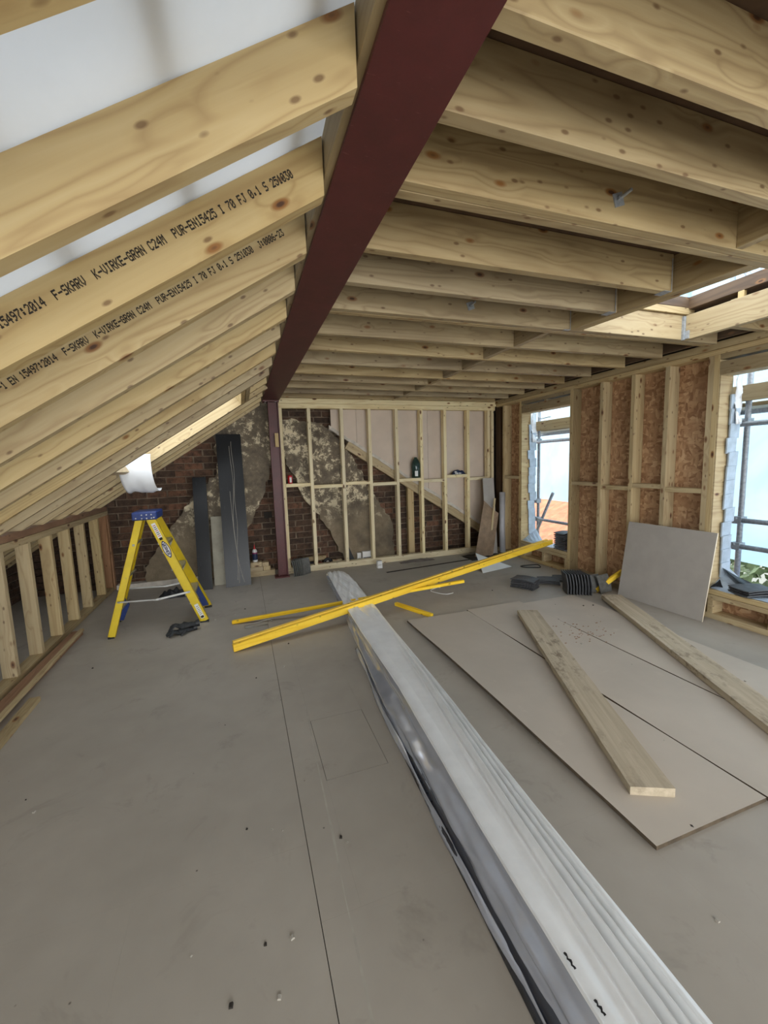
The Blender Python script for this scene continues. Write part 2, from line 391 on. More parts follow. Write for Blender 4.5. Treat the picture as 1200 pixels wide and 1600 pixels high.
# 5x7 dot lettering for the printed stamps and labels
GL = {'0':'0E11131519110E','1':'040C040404040E','2':'0E11010204081F','3':'1F02040201110E','4':'02060A121F0202','5':'1F101E0101110E','6':'0608101E11110E','7':'1F010204080808','8':'0E11110E11110E','9':'0E11110F01020C',
 'A':'0E11111F111111','B':'1E11111E11111E','C':'0E11101010110E','D':'1C12111111121C','E':'1F10101E10101F','F':'1F10101E101010','G':'0E11101711110F','I':'0E04040404040E','J':'0702020202120C','K':'11121418141211',
 'M':'111B1515111111','N':'11111915131111','P':'1E11111E101010','R':'1E11111E141211','S':'0F10100E01011E','U':'1111111111110E','V':'11111111110A04','W':'1111111515150A','T':'1F040404040404','L':'1010101010101F','Y':'11110A04040404',
 '-':'0000001F000000',':':'000C0C000C0C00','.':'000000000C0C00',' ':'00000000000000'}
def letters(text, origin, ux, uy, pitch, height, off, bold=0.15):
    """flat printed glyphs; origin = lower left, ux reading direction, uy up"""
    o = Vector(origin)+Vector(off); ux = Vector(ux).normalized(); uy = Vector(uy).normalized(); V = []; F = []
    px = pitch/6; py = height/7
    for k, ch in enumerate(text):
        g = GL.get(ch, GL[' '])
        for rr in range(7):
            bits = int(g[rr*2:rr*2+2], 16); c = 0
            while c < 5:
                if bits >> (4-c) & 1:
                    c2 = c
                    while c2 < 5 and bits >> (4-c2) & 1: c2 += 1
                    x0 = k*pitch+(c-bold)*px; x1 = k*pitch+(c2+bold)*px; y0 = (6-rr-bold)*py; y1 = (7-rr+bold)*py
                    i = len(V); V += [o+ux*x0+uy*y0, o+ux*x1+uy*y0, o+ux*x1+uy*y1, o+ux*x0+uy*y1]; F.append((i, i+1, i+2, i+3)); c = c2
                else: c += 1
    return V, F

# ================================================================ SETTING
# ---- floor: sheets on a dark sub-base
floor = obj('floor', boxv(-2.62, 4.16, -3.0, 6.2, -0.05, -0.012), BOXF, GROOVE); floor['kind'] = 'structure'
def panel(x0, x1, y0, y1):
    # tight butt joints; the long joint that has opened up is the one at x = 0.147
    gl = .0014 if x0 == .147 else .0001; gr_ = .0014 if x1 == .147 else .0001
    V, F = boxv(x0+gl, x1-gr_, y0+.0001, y1-.0001, -0.0118, 0.0), BOXF
    obj('floor_panel', V, F, FLOOR, floor)
for x0, x1 in ((-2.62, -1.66), (-1.66, -0.46), (-0.46, 0.147)):
    for y0, y1 in ((-3, -.9), (-.9, 1.5), (1.5, 3.95), (3.95, 6.2)):
        if x0 > -1.7 and y0 in (1.5,) : panel(x0, x1, y0, y1)
        else: panel(x0, x1, y0, y1)
panel(0.147, 1.39, -3, 1.2); panel(0.147, 1.39, 3.95, 6.2)
panel(0.147, 0.285, 1.2, 3.95); panel(0.60, 1.39, 1.2, 3.95); panel(0.285, 0.60, 1.2, 1.80); panel(0.285, 0.60, 2.29, 3.95)
obj('access_hatch', boxv(0.2872, 0.5978, 1.8020, 2.2888, -0.0118, 0.0), BOXF, FLOOR, floor)
for x0, x1 in ((1.39, 2.63), (2.63, 3.24), (3.24, 4.16)):
    for y0, y1 in ((-3, .3), (.3, 3.36), (3.36, 6.2)): panel(x0, x1, y0, y1)
V, F = grid(2, 30, lambda a, b: (0.222+0.012*a*(.6+.4*sn(b*9))+0.055*b, 0.7+1.75*b, 0.0004+0*a))
obj('chalk_line', V, F, CHALK, floor)

# ---- back partition (open studs)
wb = struct('wall_back', (2.2, 5.8, 0))
abox('top_plate', 0.53, 3.93, 5.75, 5.845, 2.285, 2.345, PINE_P, wb); abox('top_plate', 0.50, 3.95, 5.75, 5.845, 2.347, 2.43, PINE_P, wb)
abox('sole_plate', 0.53, 3.93, 5.75, 5.845, 0.0, 0.085, PINE_P, wb)
XS = [0.53, 0.913, 1.373, 1.783, 2.203, 2.603, 3.003, 3.413, 3.79]
for x in XS: abox('stud', x, x+.047, 5.752, 5.843, 0.085, 2.285, PINE_P, wb)
abox('stud', 3.86, 3.907, 5.752, 5.843, 0.085, 2.285, PINE_P, wb)
for i, z in enumerate([1.215, 1.18, 1.205, 1.175, 1.215, 1.185, 1.24, 1.185]): abox('noggin', XS[i]+.047, XS[i+1], 5.754, 5.841, z, z+.047, PINE_P, wb)

# ---- right wall: studs, OSB, two window openings, plus one added out of view
wr = struct('wall_right', (4.0, 2.5, 0))
abox('top_plate', 3.95, 4.09, -2.6, 5.745, 2.335, 2.378, PINE, wr); abox('top_plate', 3.93, 4.09, -2.6, 5.75, 2.38, 2.44, PINE_W, wr)
for y0, y1 in ((5.12, 5.75), (2.475, 4.172), (-3, -1.2)): abox('sole_plate', 3.95, 4.09, y0, y1, 0, 0.05, PINE_W, wr)
for y in (5.53, 3.675, 3.275, 2.91, 2.52, 4.127, 1.15, -1.3, -1.7, -2.1, -2.5): abox('stud', 3.952, 4.088, y, y+.047, 0.05, 2.335, PINE, wr)
for y0, y1, z in ((5.17, 5.53, 1.2), (3.722, 4.127, 1.15), (3.322, 3.675, 1.12), (2.957, 3.275, 1.155), (2.567, 2.91, 1.13)): abox('noggin', 3.955, 4.04, y0, y1, z, z+.045, PINE, wr)
for y0, y1 in ((5.13, 5.75), (3.0, 4.174), (2.474, 2.999), (.8, 1.25)):
    for z0, z1 in ((0.0, 1.121), (1.1225, 2.44)): obj('osb_panel', boxv(4.09, 4.102, y0, y1, z0, z1), BOXF, OSB, wr, origin=(4.09, y0, z0))
obj('osb_panel', boxv(4.09, 4.102, -3.0, -1.2, 0, 2.44), BOXF, OSB, wr)
for y0, y1 in ((5.125, 6.3), (2.476, 4.172), (.8, 1.25), (-3, -1.2)): obj('outer_cladding', boxv(4.103, 4.12, y0, y1, 0, 2.6), BOXF, SLATE, wr)
abox('corner_stud', 4.0, 4.08, 5.72, 5.83, 0.0, 2.4, PINE_OLD, wr)
def window(n, y0, y1, crips):
    w = struct('window_%d' % n, (4.0, (y0+y1)/2, .28))
    abox('jamb_stud', 3.951, 4.087, y1, y1+.047, 0.0, 2.335, PINE, w); abox('jamb_stud', 3.951, 4.087, y0-.047, y0, 0.0, 2.335, PINE, w)
    abox('header', 3.951, 4.02, y0, y1, 2.165, 2.27, PINE_W, w); abox('header', 4.024, 4.087, y0, y1, 2.165, 2.27, PINE_W, w)
    abox('header_plate', 3.951, 4.087, y0, y1, 2.29, 2.334, PINE_W, w)
    abox('head_lining', 3.951, 4.11, y0, y1, 2.157, 2.164, PINE_R, w)
    abox('sill_plate', 3.951, 4.10, y0, y1, 0.225, 0.268, PINE, w); abox('sill_plate', 3.951, 4.10, y0, y1, 0.18, 0.222, PINE, w)
    for y in crips: abox('cripple_stud', 3.951, 4.085, y, y+.047, 0.05, 0.18, PINE, w)
    abox('sole_plate', 3.951, 4.09, y0, y1, 0.0, 0.05, PINE, w)
    obj('osb_panel', boxv(4.105, 4.117, y0, y1, 0.0, 0.25), BOXF, OSB, w)
    # far jamb lining of fresh ply, and cladding edge beyond it
    obj('jamb_lining', boxv(3.952, 4.115, y1-.012, y1-.0005, .27, 2.157), BOXF, PINE_R, w, origin=(4.03, y1-.01, 1.2))
    obj('sill_flashing', *grid(5, 7, lambda a, b: (3.975+.24*a, y0+.01+(y1-y0-.03)*b, .272+.006*sn(a*3, b*9)+(.0 if b < .9 else .16*(b-.9)*10*a)), thick=(0, 0, -.002)), SLATE_L, w)
    for k in range(13):
        z = .36+k*.125
        lean = .012*math.sin(k*1.9)
        V = [(4.085+lean, y1-.03, z), (4.205+lean, y1-.03, z+.012), (4.185+lean, y1-.045, z+.145), (4.065+lean, y1-.045, z+.135)]
        V += [(x, y+.012, zz) for x, y, zz in V]
        V = [(x-.015*(k % 2), y, zz) for x, y, zz in V]
        obj('cladding_tile', V, [(0, 1, 2, 3), (7, 6, 5, 4), (0, 4, 5, 1), (1, 5, 6, 2), (2, 6, 7, 3), (3, 7, 4, 0)], SLATE_L, w)
    V, F = grid(6, 12, lambda a, b: (4.10+.08*a+.025*sn(b*4, a*3), y1-.05-.02*sn(b*6, a), 1.74+.42*b), thick=(0, .003, 0))
    obj('membrane_strip', V, F, FLAP, w, smooth=True)
    return w
w1 = window(1, 4.174, 5.12, (4.174, 4.60, 5.02)); w2 = window(2, 1.25, 2.473, (2.41, 1.95, 1.4)); w3_added = window(3, -1.15, .80, (-.8, -.2, .4))  # third window is unseen, added to bring in more daylight
abox('header_block', 3.955, 4.02, 4.60, 4.647, 2.27, 2.29, PINE_W, w1)

# ---- low knee wall on the left under the rafters
wl = struct('wall_left', (-1.68, 4.5, 0))
abox('top_plate', -1.725, -1.635, .6, 6.03, 1.02, 1.073, PINE_RED, wl); abox('top_plate', -1.725, -1.63, .6, 6.03, 0.965, 1.018, PINE, wl)
abox('sole_plate', -1.72, -1.63, .6, 6.03, 0.0, 0.047, PINE_W, wl)
for y in (5.92, 5.61, 5.15, 4.745, 4.345, 3.945, 3.545, 3.145, 2.745, 2.345, 1.945, 1.545, 1.1): abox('stud', -1.722, -1.632, y, y+.045, 0.047, 0.965, PINE if y < 5.8 else PINE_RED, wl)
abox('end_post', -1.725, -1.62, 5.97, 6.035, 0.0, .965, PINE_RED, wl)

# ---- gable of old brick with plastered chimney flues
gable = obj('wall_gable', boxv(-2.7, 4.3, 6.085, 6.3, 0, 3.2), BOXF, MORTAR); gable['kind'] = 'structure'
def inpoly(x, z, P):
    c = False
    for i in range(len(P)):
        (x1, z1), (x2, z2) = P[i], P[i-1]
        if (z1 > z) != (z2 > z) and x < (x2-x1)*(z-z1)/(z2-z1)+x1: c = not c
    return c
def rough_edge(P, amp=.026, step=.055, keep=()):
    out = []
    for i in range(len(P)):
        a, b = Vector(P[i]), Vector(P[(i+1) % len(P)]); n = max(1, int((b-a).length/step)); d = (b-a).normalized(); nn = Vector((-d.y, d.x))
        for k in range(n):
            q = a.lerp(b, k/n); j = 0 if (k == 0 or i in keep) else random.uniform(-amp, amp); out.append(tuple(q+nn*j))
    return out
PL = rough_edge([(-.30, 2.62), (-.30, 1.45), (-.616, 1.153), (-.937, .707), (-1.262, .25), (-1.262, 0.0), (-.25, 0.0), (-.037, .449), (.114, .797), (.314, 1.234), (.478, 1.76), (.52, 1.80),
      (.575, 1.645), (.758, 1.258), (.879, .974), (1.056, .774), (1.23, .423), (1.40, 0.06), (1.42, 0.0), (2.19, 0.0), (2.19, .56), (2.063, .80), (1.86, 1.06), (1.65, 1.50), (1.50, 1.72), (1.42, 1.84), (1.26, 2.03), (1.0, 2.12), (.5, 2.19), (.45, 2.62)])
from mathutils.geometry import tessellate_polygon
def slab_poly(P, y0, y1):
    V = [(x, y0, z) for x, z in P]+[(x, y1, z) for x, z in P]; n = len(P)
    T = tessellate_polygon([[Vector((x, z, 0)) for x, z in P]])
    F = []
    for t in T:
        a, b, c = [Vector(P[i]) for i in t]; ccw = (b-a).x*(c-a).y-(b-a).y*(c-a).x > 0
        F.append(tuple(t) if ccw else tuple(reversed(t)))
    ar = sum(P[i][0]*P[(i+1) % n][1]-P[(i+1) % n][0]*P[i][1] for i in range(n))
    for i in range(n):
        q = (i, i+n, (i+1) % n+n, (i+1) % n); F.append(q if ar > 0 else tuple(reversed(q)))
    return V, F
obj('plastered_flue', *slab_poly(PL, 5.955, 6.09), PLASTER, gable)
bm = []
for k in range(7):
    L, H, D = .222, .074, .014; rr = random.Random(k)
    v = boxv(-L/2, L/2, -D, 0, -H/2, H/2); v = [(a+rr.uniform(-.006, .006), b+(rr.uniform(-.004, .006) if b < -.01 else 0), c+rr.uniform(-.004, .004)) for a, b, c in v]
    me = bpy.data.meshes.new('brick'); me.from_pydata(v, [], BOXF); me.materials.append(BRICK); me.update(); bm.append(me)
cnt = 0; rest = []
for c in range(0, 31):
    z = .045+c*.088
    for kx in range(-11, 19):
        x = kx*.236+(.118 if c % 2 else 0)+random.uniform(-.006, .006)
        if x < -2.6 or x > 4.1: continue
        roofz = 2.32+.645*(x-.3) if x < .3 else 2.42
        if z > roofz+.12: continue
        ins = [inpoly(x+dx, z+dz, PL) for dx in (-.11, .11) for dz in (-.04, .04)]
        if all(ins): continue
        if x > 1.30 and z > 1.98-.645*(x-1.30)-.02+.0: continue
        if x < -1.55: rest.append((x, z)); continue
        o = bpy.data.objects.new('brick', bm[(kx*5+c*3) % 7]); COL.objects.link(o); put(o, (x, 6.087, z), gable); cnt += 1
parts = []
for x, z in rest: parts.append((boxv(x-.11, x+.11, 6.03, 6.087, z-.037, z+.037), BOXF))
V, F, _ = merge(parts); o = obj('hidden_bricks', V, F, BRICK, gable); o['kind'] = 'stuff'
for y0, y1, z0, z1, x0, x1 in ((5.93, 6.05, 0, .06, -1.6, -.62),): abox('footing_strip', x0, x1, y0, y1, z0, z1, LIME, gable)
# putlog hole, its inner shade drawn as a thin dark block
obj('putlog_hole', boxv(.27, .38, 6.02, 6.03, .78, .87), BOXF, GROOVE, gable)
# old raking rafter with lime strip on it, post and pale boards above it
def rz(x): return 1.77-.635*(x-1.54)
bar('raking_rafter', (1.50, 5.93, rz(1.50)+.0), (3.86, 5.93, rz(3.86)), .07, .14, PINE, gable, (0, 0, 1))
V, F = grid(40, 3, lambda a, b: (1.24+2.6*a, 5.885+.06*b, rz(1.24+2.6*a)+.085+.012*sn(a*30, b*2)+.02), thick=(0, 0, -.05)); obj('lime_strip', V, F, LIME, gable)
abox('old_post', 2.45, 2.55, 5.93, 6.0, 0.0, 1.14, PINE, gable)
xs = [1.27, 1.65, 2.80, 3.95]
for i in range(3):
    x0, x1 = xs[i]+.002, xs[i+1]-.002
    P = [(x0, rz(x0)+.09), (x1, max(rz(x1)+.09, 0.02)), (x1, 2.44), (x0, 2.44)]
    P = list(reversed(P)) if False else P
    obj('pale_board', *slab_poly(P, 5.905, 5.92), PINKB, gable, origin=(x0, 5.9, 0))
# walls nobody sees but that close the loft
we = obj('wall_eaves', boxv(-2.8, -2.62, -3, 6.3, 0, 1.0), BOXF, MORTAR); we['kind'] = 'structure'
parts = []
for c in range(8):
    for k in range(28):
        y = k*.236+(.118 if c % 2 else 0); z = .045+c*.088
        if y < 6.1: parts.append((boxv(-2.635, -2.605, y-.11, y+.11, z-.037, z+.037), BOXF))
V, F, _ = merge(parts); o = obj('eaves_bricks', V, F, BRICK, we); o['kind'] = 'stuff'
wf = struct('wall_front', (0, -3, 0))  # unseen wall, its wide opening made up to let light in
abox('opening_lintel', -2.6, 4.1, -3.1, -3.0, 2.25, 2.62, PINE_W, wf); abox('side_post', 3.3, 4.1, -3.1, -3.0, 0, 2.25, PINE_W, wf); abox('side_post', -2.6, -1.5, -3.1, -3.0, 0, 2.25, PINE_W, wf)

# ---- sloping roof on the left
SL = .645; ANG = math.atan(SL); CA, SA = math.cos(ANG), math.sin(ANG)
slope = struct('roof_slope', (-.6, 3, 1.9))
def ubot(x): return 2.32+SL*(x-.3)
RY = [.575, .955, 1.332, 1.69, 2.04, 2.41, 2.78, 3.15, 3.51, 3.88, 4.25, 4.62, 5.03, 5.40, 5.78]
HD = .165   # vertical depth
raf = {}
for i, y in enumerate(RY):
  for x0, x1 in ([(-2.62, .3)] if i != 10 else [(-2.62, -1.053), (.103, .3)]):
    t = .045
    V = []
    for yy in (y, y+t):
        V += [(x0, yy, ubot(x0)), (x1, yy, ubot(x1)), (x1, yy, ubot(x1)+HD), (x0, yy, ubot(x0)+HD)]
    # local frame with X along the rafter, so the grain follows it
    c = Vector(((x0+x1)/2, y+t/2, ubot((x0+x1)/2)+HD/2)); rot = Matrix.Rotation(-ANG, 3, 'Y')
    me = bpy.data.meshes.new('rafter'); me.from_pydata([tuple(rot.transposed() @ (Vector(v)-c)) for v in V], [], [(0, 1, 2, 3), (7, 6, 5, 4), (0, 4, 5, 1), (1, 5, 6, 2), (2, 6, 7, 3), (3, 7, 4, 0)])
    me.materials.append(PINE_R if i < 12 else PINE); me.update()
    o = bpy.data.objects.new('rafter', me); COL.objects.link(o); o.rotation_euler = rot.to_euler(); put(o, c, slope); raf[i] = o
def stamp(i, text, xend, zoff):
    y = RY[i]; pitch = .0125; L = len(text)*pitch
    ux = Vector((CA, 0, SA)); uy = Vector((-SA, 0, CA))
    end = Vector((xend, y, ubot(xend)+zoff)); o = end-ux*L
    V, F = letters(text, o, ux, uy, pitch, .024, (0, -.0006, 0), .2)
    p = raf[i]
    # child in the rafter's rotated frame
    me = bpy.data.meshes.new('printed_stamp'); M3 = p.rotation_euler.to_matrix().transposed(); pc = wloc(p)
    me.from_pydata([tuple(M3 @ (Vector(v)-pc)) for v in V], [], F); me.materials.append(INK); me.update()
    s = bpy.data.objects.new('printed_stamp', me); COL.objects.link(s); s.parent = p
stamp(2, 'NS-EN 15497:2014  F-SKARV  K-VIRKE-GRAN C24M  PUR-EN15425 I 70 FJ 0.1 S 251030', .212, .092)
stamp(3, 'EN 1912:15-1 EN 15497:2014  F-SKARV  K-VIRKE-GRAN C24M  PUR-EN15425 I 70 FJ 0.1 S 251030  J:0006-23', .222, .105)
# rooflight trimmers and ply reveal in the slope
def slopebar(name, x, y0, y1, mat):
    p = Vector((x, 0, ubot(x)+HD/2))
    return bar(name, (x, y0, p.z), (x, y1, p.z), .045, HD*CA, mat, slope, (-SA, 0, CA))
slopebar('trimmer', .035, 3.925, 4.62, PINE_R); slopebar('trimmer', .08, 3.925, 4.62, PINE_W); slopebar('trimmer', -1.03, 3.925, 4.62, PINE)
bar('rafter', (-2.6, 4.69, ubot(-2.6)+HD/2), (.3, 4.69, ubot(.3)+HD/2), .045, HD*CA, PINE_R, slope, (-SA, 0, CA))
# membrane over the rafters, sagging between them, open at the rooflight
def memb(name, x0, x1, y0, y1, nx, ny):
    def fn(a, b):
        x = x0+(x1-x0)*a; y = y0+(y1-y0)*b
        d = min(abs(y-(q+.022)) for q in RY); sag = min(d/.185, 1)
        z = ubot(x)+HD+.004-.0*sag+.016*sag*sn(x*5, y*3)+.008*sag*sn(x*13+y*4, y*2)+.02*sag
        return (x, y, z)
    V, F = grid(nx, ny, fn); return obj(name, V, F, MEMB, slope, smooth=True)
memb('membrane', -2.62, .31, -3.0, 3.90, 50, 140); memb('membrane', -2.62, -.97, 3.90, 4.64, 10, 14); memb('membrane', .03, .31, 3.90, 4.64, 6, 14); memb('membrane', -2.62, .31, 4.64, 6.2, 20, 30)
for i in range(4): bar('rafter', (-2.62, -.17-.37*i-.37*0, ubot(-2.62)+HD/2), (.3, -.17-.37*i, ubot(.3)+HD/2), .045, HD*CA, PINE_R, slope, (-SA, 0, CA))
# battens above the membrane
for k in range(9):
    x = .2-.3*k
    if -1.0 < x < .1: bar('tile_batten', (x, -3, ubot(x)+HD+.05), (x, 3.92, ubot(x)+HD+.05), .05, .025, PINE_W, slope, (-SA, 0, CA))
    else: bar('tile_batten', (x, -3, ubot(x)+HD+.05), (x, 6.2, ubot(x)+HD+.05), .05, .025, PINE_W, slope, (-SA, 0, CA))

# ---- flat roof on the right
ceil = struct('ceiling', (2.2, 3, 2.5))
JB = 2.40; JT = 2.60
def joist(x0, x1, y0, y1, mat=None): return abox('joist', x0, x1, y0, y1, JB, JT, mat or PINE_J, ceil, .003)
JL = [(-.75, -.70), (-.36, -.313), (.03, .077), (.41, .457), (.79, .838), (1.04, 1.088), (1.318, 1.363), (1.365, 1.41), (1.743, 1.79), (2.075, 2.122), (2.43, 2.477), (2.48, 2.527), (2.90, 2.947), (3.30, 3.347), (3.735, 3.782), (4.14, 4.187), (4.495, 4.542), (4.895, 4.942), (5.26, 5.307), (5.60, 5.647)]
for (a, b) in JL:
    if 1.5 < a < 2.3: joist(.537, 2.355 if a < 1.9 else 2.325, a, b); joist(3.457, 3.83, a, b)
    else: joist(.537, 3.83, a, b)
for i in range(len(JL)-1):
    a, b = JL[i][1], JL[i+1][0]
    if b-a < .1 or 1.3 < a < 2.4: continue
    x = 2.15+random.uniform(-.02, .02)
    abox('nogging', x, x+.045, a, b, JB+.004, JT, PINE_J, ceil)
bar('trimmer', (2.31, 2.43, 2.5), (2.43, 1.41, 2.5), .045, .2, PINE_J, ceil); bar('trimmer', (2.36, 2.43, 2.5), (2.48, 1.41, 2.5), .045, .196, PINE_J, ceil)
abox('trimmer', 3.41, 3.455, 1.41, 2.43, 2.395, 2.58, PINE_R, ceil)
abox('header_face', 2.40, 3.41, 2.418, 2.4295, 2.40, 2.585, PINE_R, ceil)
abox('upstand', 2.40, 3.5, 2.40, 2.43, 2.59, 2.64, PINE_R, ceil); abox('upstand', 3.43, 3.46, 1.36, 2.43, 2.63, 2.72, PINE_OLD, ceil)
abox('upstand', 2.38, 3.5, 2.40, 2.43, 2.642, 2.72, PINE_OLD, ceil); abox('upstand', 2.38, 2.41, 1.36, 2.43, 2.60, 2.72, PINE_OLD, ceil); abox('upstand', 2.38, 3.5, 1.34, 1.37, 2.60, 2.72, PINE_OLD, ceil)
for y in (1.62, 2.02): abox('packer', 3.43, 3.46, y, y+.04, 2.58, 2.63, PINE_R, ceil)
for n_, (x0, x1, y0, y1) in enumerate([(.3, 2.38, -3, 6.3), (3.46, 4.2, -3, 6.3), (2.38, 3.46, -3, 1.36), (2.38, 3.46, 2.43, 6.3)]):
    abox('roof_deck', x0, x1, y0, y1, JT+.001 if n_ != 1 else JT+.03, JT+.06, DECK, ceil)
abox('edge_joist', 3.86, 3.905, -3, 6.2, JB+.045, JT+.03, PINE_OLD, ceil); abox('fascia_board', 4.11, 4.16, -3, 6.2, 2.3, JT+.1, PINE_OLD, ceil)
for x, y0, y1 in ((2.335, 1.735, 1.798), (2.30, 2.067, 2.13), (2.28, 2.42, 2.44)):
    obj('joist_hanger', *merge([(boxv(x-.05, x, y0, y1, JB-.003, JB), BOXF), (boxv(x-.004, x-.001, y0-.004, y0, JB, JT-.03), BOXF)])[:2], GALV, ceil)
obj('joist_hanger', *merge([(boxv(3.385, 3.408, 2.40, 2.417, 2.395, 2.575), BOXF), (boxv(3.395, 3.41, 2.37, 2.412, 2.40, 2.46), BOXF)])[:2], GALV, ceil)
def bolt_plate(c, axis_y, tagname='bolt_plate', parent=ceil):
    x, y, z = c
    a = .024; P = boxv(x-a, x+a, y-.004, y, z-a, z+a)
    cs = math.cos(.35); s_ = math.sin(.35)
    P = [(x+(p[0]-x)*cs-(p[2]-z)*s_, p[1], z+(p[0]-x)*s_+(p[2]-z)*cs) for p in P]
    t = tube([(x, y, z), (x, y-.06, z+.004)], .006, 8); nut = tube([(x, y-.004, z), (x, y-.016, z)], .012, 6)
    obj(tagname, *merge([(P, BOXF), t, nut])[:2], GALV, parent)
bolt_plate((1.462, 1.318, 2.489), 1); bolt_plate((1.475, 2.43, 2.491), 1)
bolt_plate((-.52, 3.88, 1.90), 1, parent=slope)

# ================================================================ STEEL
def isec(x0, x1, z0, z1, y0, y1, tf=.014, tw=.01):
    xc = (x0+x1)/2
    return merge([(boxv(x0, x1, y0, y1, z0, z0+tf), BOXF), (boxv(x0, x1, y0, y1, z1-tf, z1), BOXF), (boxv(xc-tw/2, xc+tw/2, y0, y1, z0+tf, z1-tf), BOXF)])[:2]
beam = obj('steel_beam', *isec(.325, .537, 2.36, 2.60, -2.9, 5.78), STEEL, origin=(.43, 5.7, 2.36))
tag(beam, 'long dark red painted steel I-beam running overhead along the ridge of the loft', 'beam')
for k in range(4):
    abox('timber_packer', .305, .42, -2.9+k*2.17, -2.9+(k+1)*2.17-.003, 2.376, 2.6, PINE_W, beam)
abox('timber_packer', .44, .534, -2.9, 5.7, 2.376, 2.584, PINE_J, beam)
for x in (.365, .495):
    for y in (5.62, 5.74): obj('bolt', *tube([(x, y, 2.36), (x, y, 2.342)], .013, 6), ALU, beam)
colm = thing('steel_column', (.46, 5.69, 0), 'dark red painted steel column standing at the left end of the open stud partition', 'column')
obj('shaft', *merge([(boxv(.393, .405, 5.63, 5.745, .015, 2.345), BOXF), (boxv(.513, .525, 5.63, 5.745, .015, 2.345), BOXF), (boxv(.405, .513, 5.682, 5.69, .015, 2.345), BOXF)])[:2], STEEL, colm)
obj('base_plate', boxv(.34, .535, 5.575, 5.745, 0, .015), BOXF, STEEL, colm); obj('cap_plate', boxv(.33, .535, 5.6, 5.76, 2.345, 2.36), BOXF, STEEL, colm)
abox('timber_block', .455, .50, 5.60, 5.63, 1.76, 1.94, PINE, colm)

# ================================================================ THINGS ON THE FLOOR
# cement sheets
EDGE = plain('shadow_sheet_edge', (92, 78, 60), .9, var=.25, scale=20)  # dark brown paints the gap shadow into the sheet edges
def sheet(x0, x1, y0, y1, z, label, warp=.0):
    c = Vector(((x0+x1)/2, (y0+y1)/2, 0))
    th = .018
    V, F = grid(7, 13, lambda a, b: (x0+(x1-x0)*a+.006*sn(b*3, a), y0+(y1-y0)*b, z+th+warp*(1-a)*(.4+.6*math.sin(b*math.pi))), thick=(0, 0, -th))
    V = [(p[0], p[1], max(p[2], .0005)) for p in V]
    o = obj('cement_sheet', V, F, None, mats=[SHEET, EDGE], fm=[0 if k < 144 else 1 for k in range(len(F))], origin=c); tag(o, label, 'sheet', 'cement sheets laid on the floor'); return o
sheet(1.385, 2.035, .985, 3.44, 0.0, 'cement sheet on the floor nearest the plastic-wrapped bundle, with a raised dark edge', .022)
sheet(2.045, 2.665, .75, 3.47, 0.0, 'middle one of three cement sheets on the floor, under the middle plank')
sheet(2.67, 3.30, .75, 3.40, 0.0, 'cement sheet on the floor, the one of three nearest the windows')
# planks
def plank(p0, p1, w, t, mat, label, name='scaffold_board'):
    p0, p1 = Vector(p0), Vector(p1); d = p1-p0; l = d.length; xa = d.normalized(); ya = Vector((0, 0, 1)).cross(xa).normalized(); za = xa.cross(ya)
    V, F = grid(24, 6, lambda a, b: (l*(a-.5), w*(b-.5)+.0015*sn(a*20), t/2+.0012*sn(a*40, b*7)), thick=(0, 0, -t))
    me = bpy.data.meshes.new(name); me.from_pydata(V, [], F); me.materials.append(mat); me.update()
    o = bpy.data.objects.new(name, me); COL.objects.link(o); o.location = (p0+p1)/2
    o.rotation_euler = Matrix((xa, ya, za)).transposed().to_euler(); return tag(o, label, 'plank')
plank((2.49, 3.12, .045), (1.59, 1.16, .045), .185, .042, BOARD, 'dusty wooden plank lying diagonally across the cement sheets, its sawn end towards the camera')
plank((3.56, 3.14, .042), (2.50, .98, .042), .19, .042, BOARD, 'dusty wooden plank running out from under the leaning grey square board')
plank((-1.545, 4.42, .02), (-1.545, 1.2, .02), .085, .038, PINE_RED, 'long narrow offcut timber lying along the foot of the low left stud wall', 'timber_offcut')
plank((-1.50, 4.40, .052), (-1.455, 2.0, .052), .03, .02, PINE_R, 'thin pale batten lying on top of the timber beside the low left stud wall', 'timber_offcut')
plank((-1.40, 3.20, .015), (-1.36, 1.6, .015), .06, .03, PINE_W, 'short pale grey batten on the floor at the left edge, nearest the camera', 'timber_offcut')
# leaning board
bd = obj('plasterboard', *merge([(lambda a: ([(3.765, 3.235, .002), (3.79, 2.39, .002), (3.915, 2.385, .795), (3.895, 3.24, .795)]+[(3.777, 3.235, .0), (3.802, 2.39, .0), (3.927, 2.385, .793), (3.907, 3.24, .793)], [(0, 1, 2, 3)[::-1], (4, 5, 6, 7), (0, 4, 5, 1)[::-1], (1, 5, 6, 2)[::-1], (2, 6, 7, 3)[::-1], (3, 7, 4, 0)[::-1]]))(0)])[:2], None, mats=[GREYB, PAPER], fm=[0, 0, 1, 1, 1, 1], origin=(3.8, 2.8, 0))
tag(bd, 'plain grey square plasterboard leaning against the studs between the two windows', 'board')

# ---- plastic wrapped bundle
def lerp_tab(t, y):
    for (y0, v0), (y1, v1) in zip(t, t[1:]):
        if y <= y1: 
            k = (y-y0)/(y1-y0); return tuple(a+(b-a)*max(k, 0) for a, b in zip(v0, v1))
    return t[-1][1]
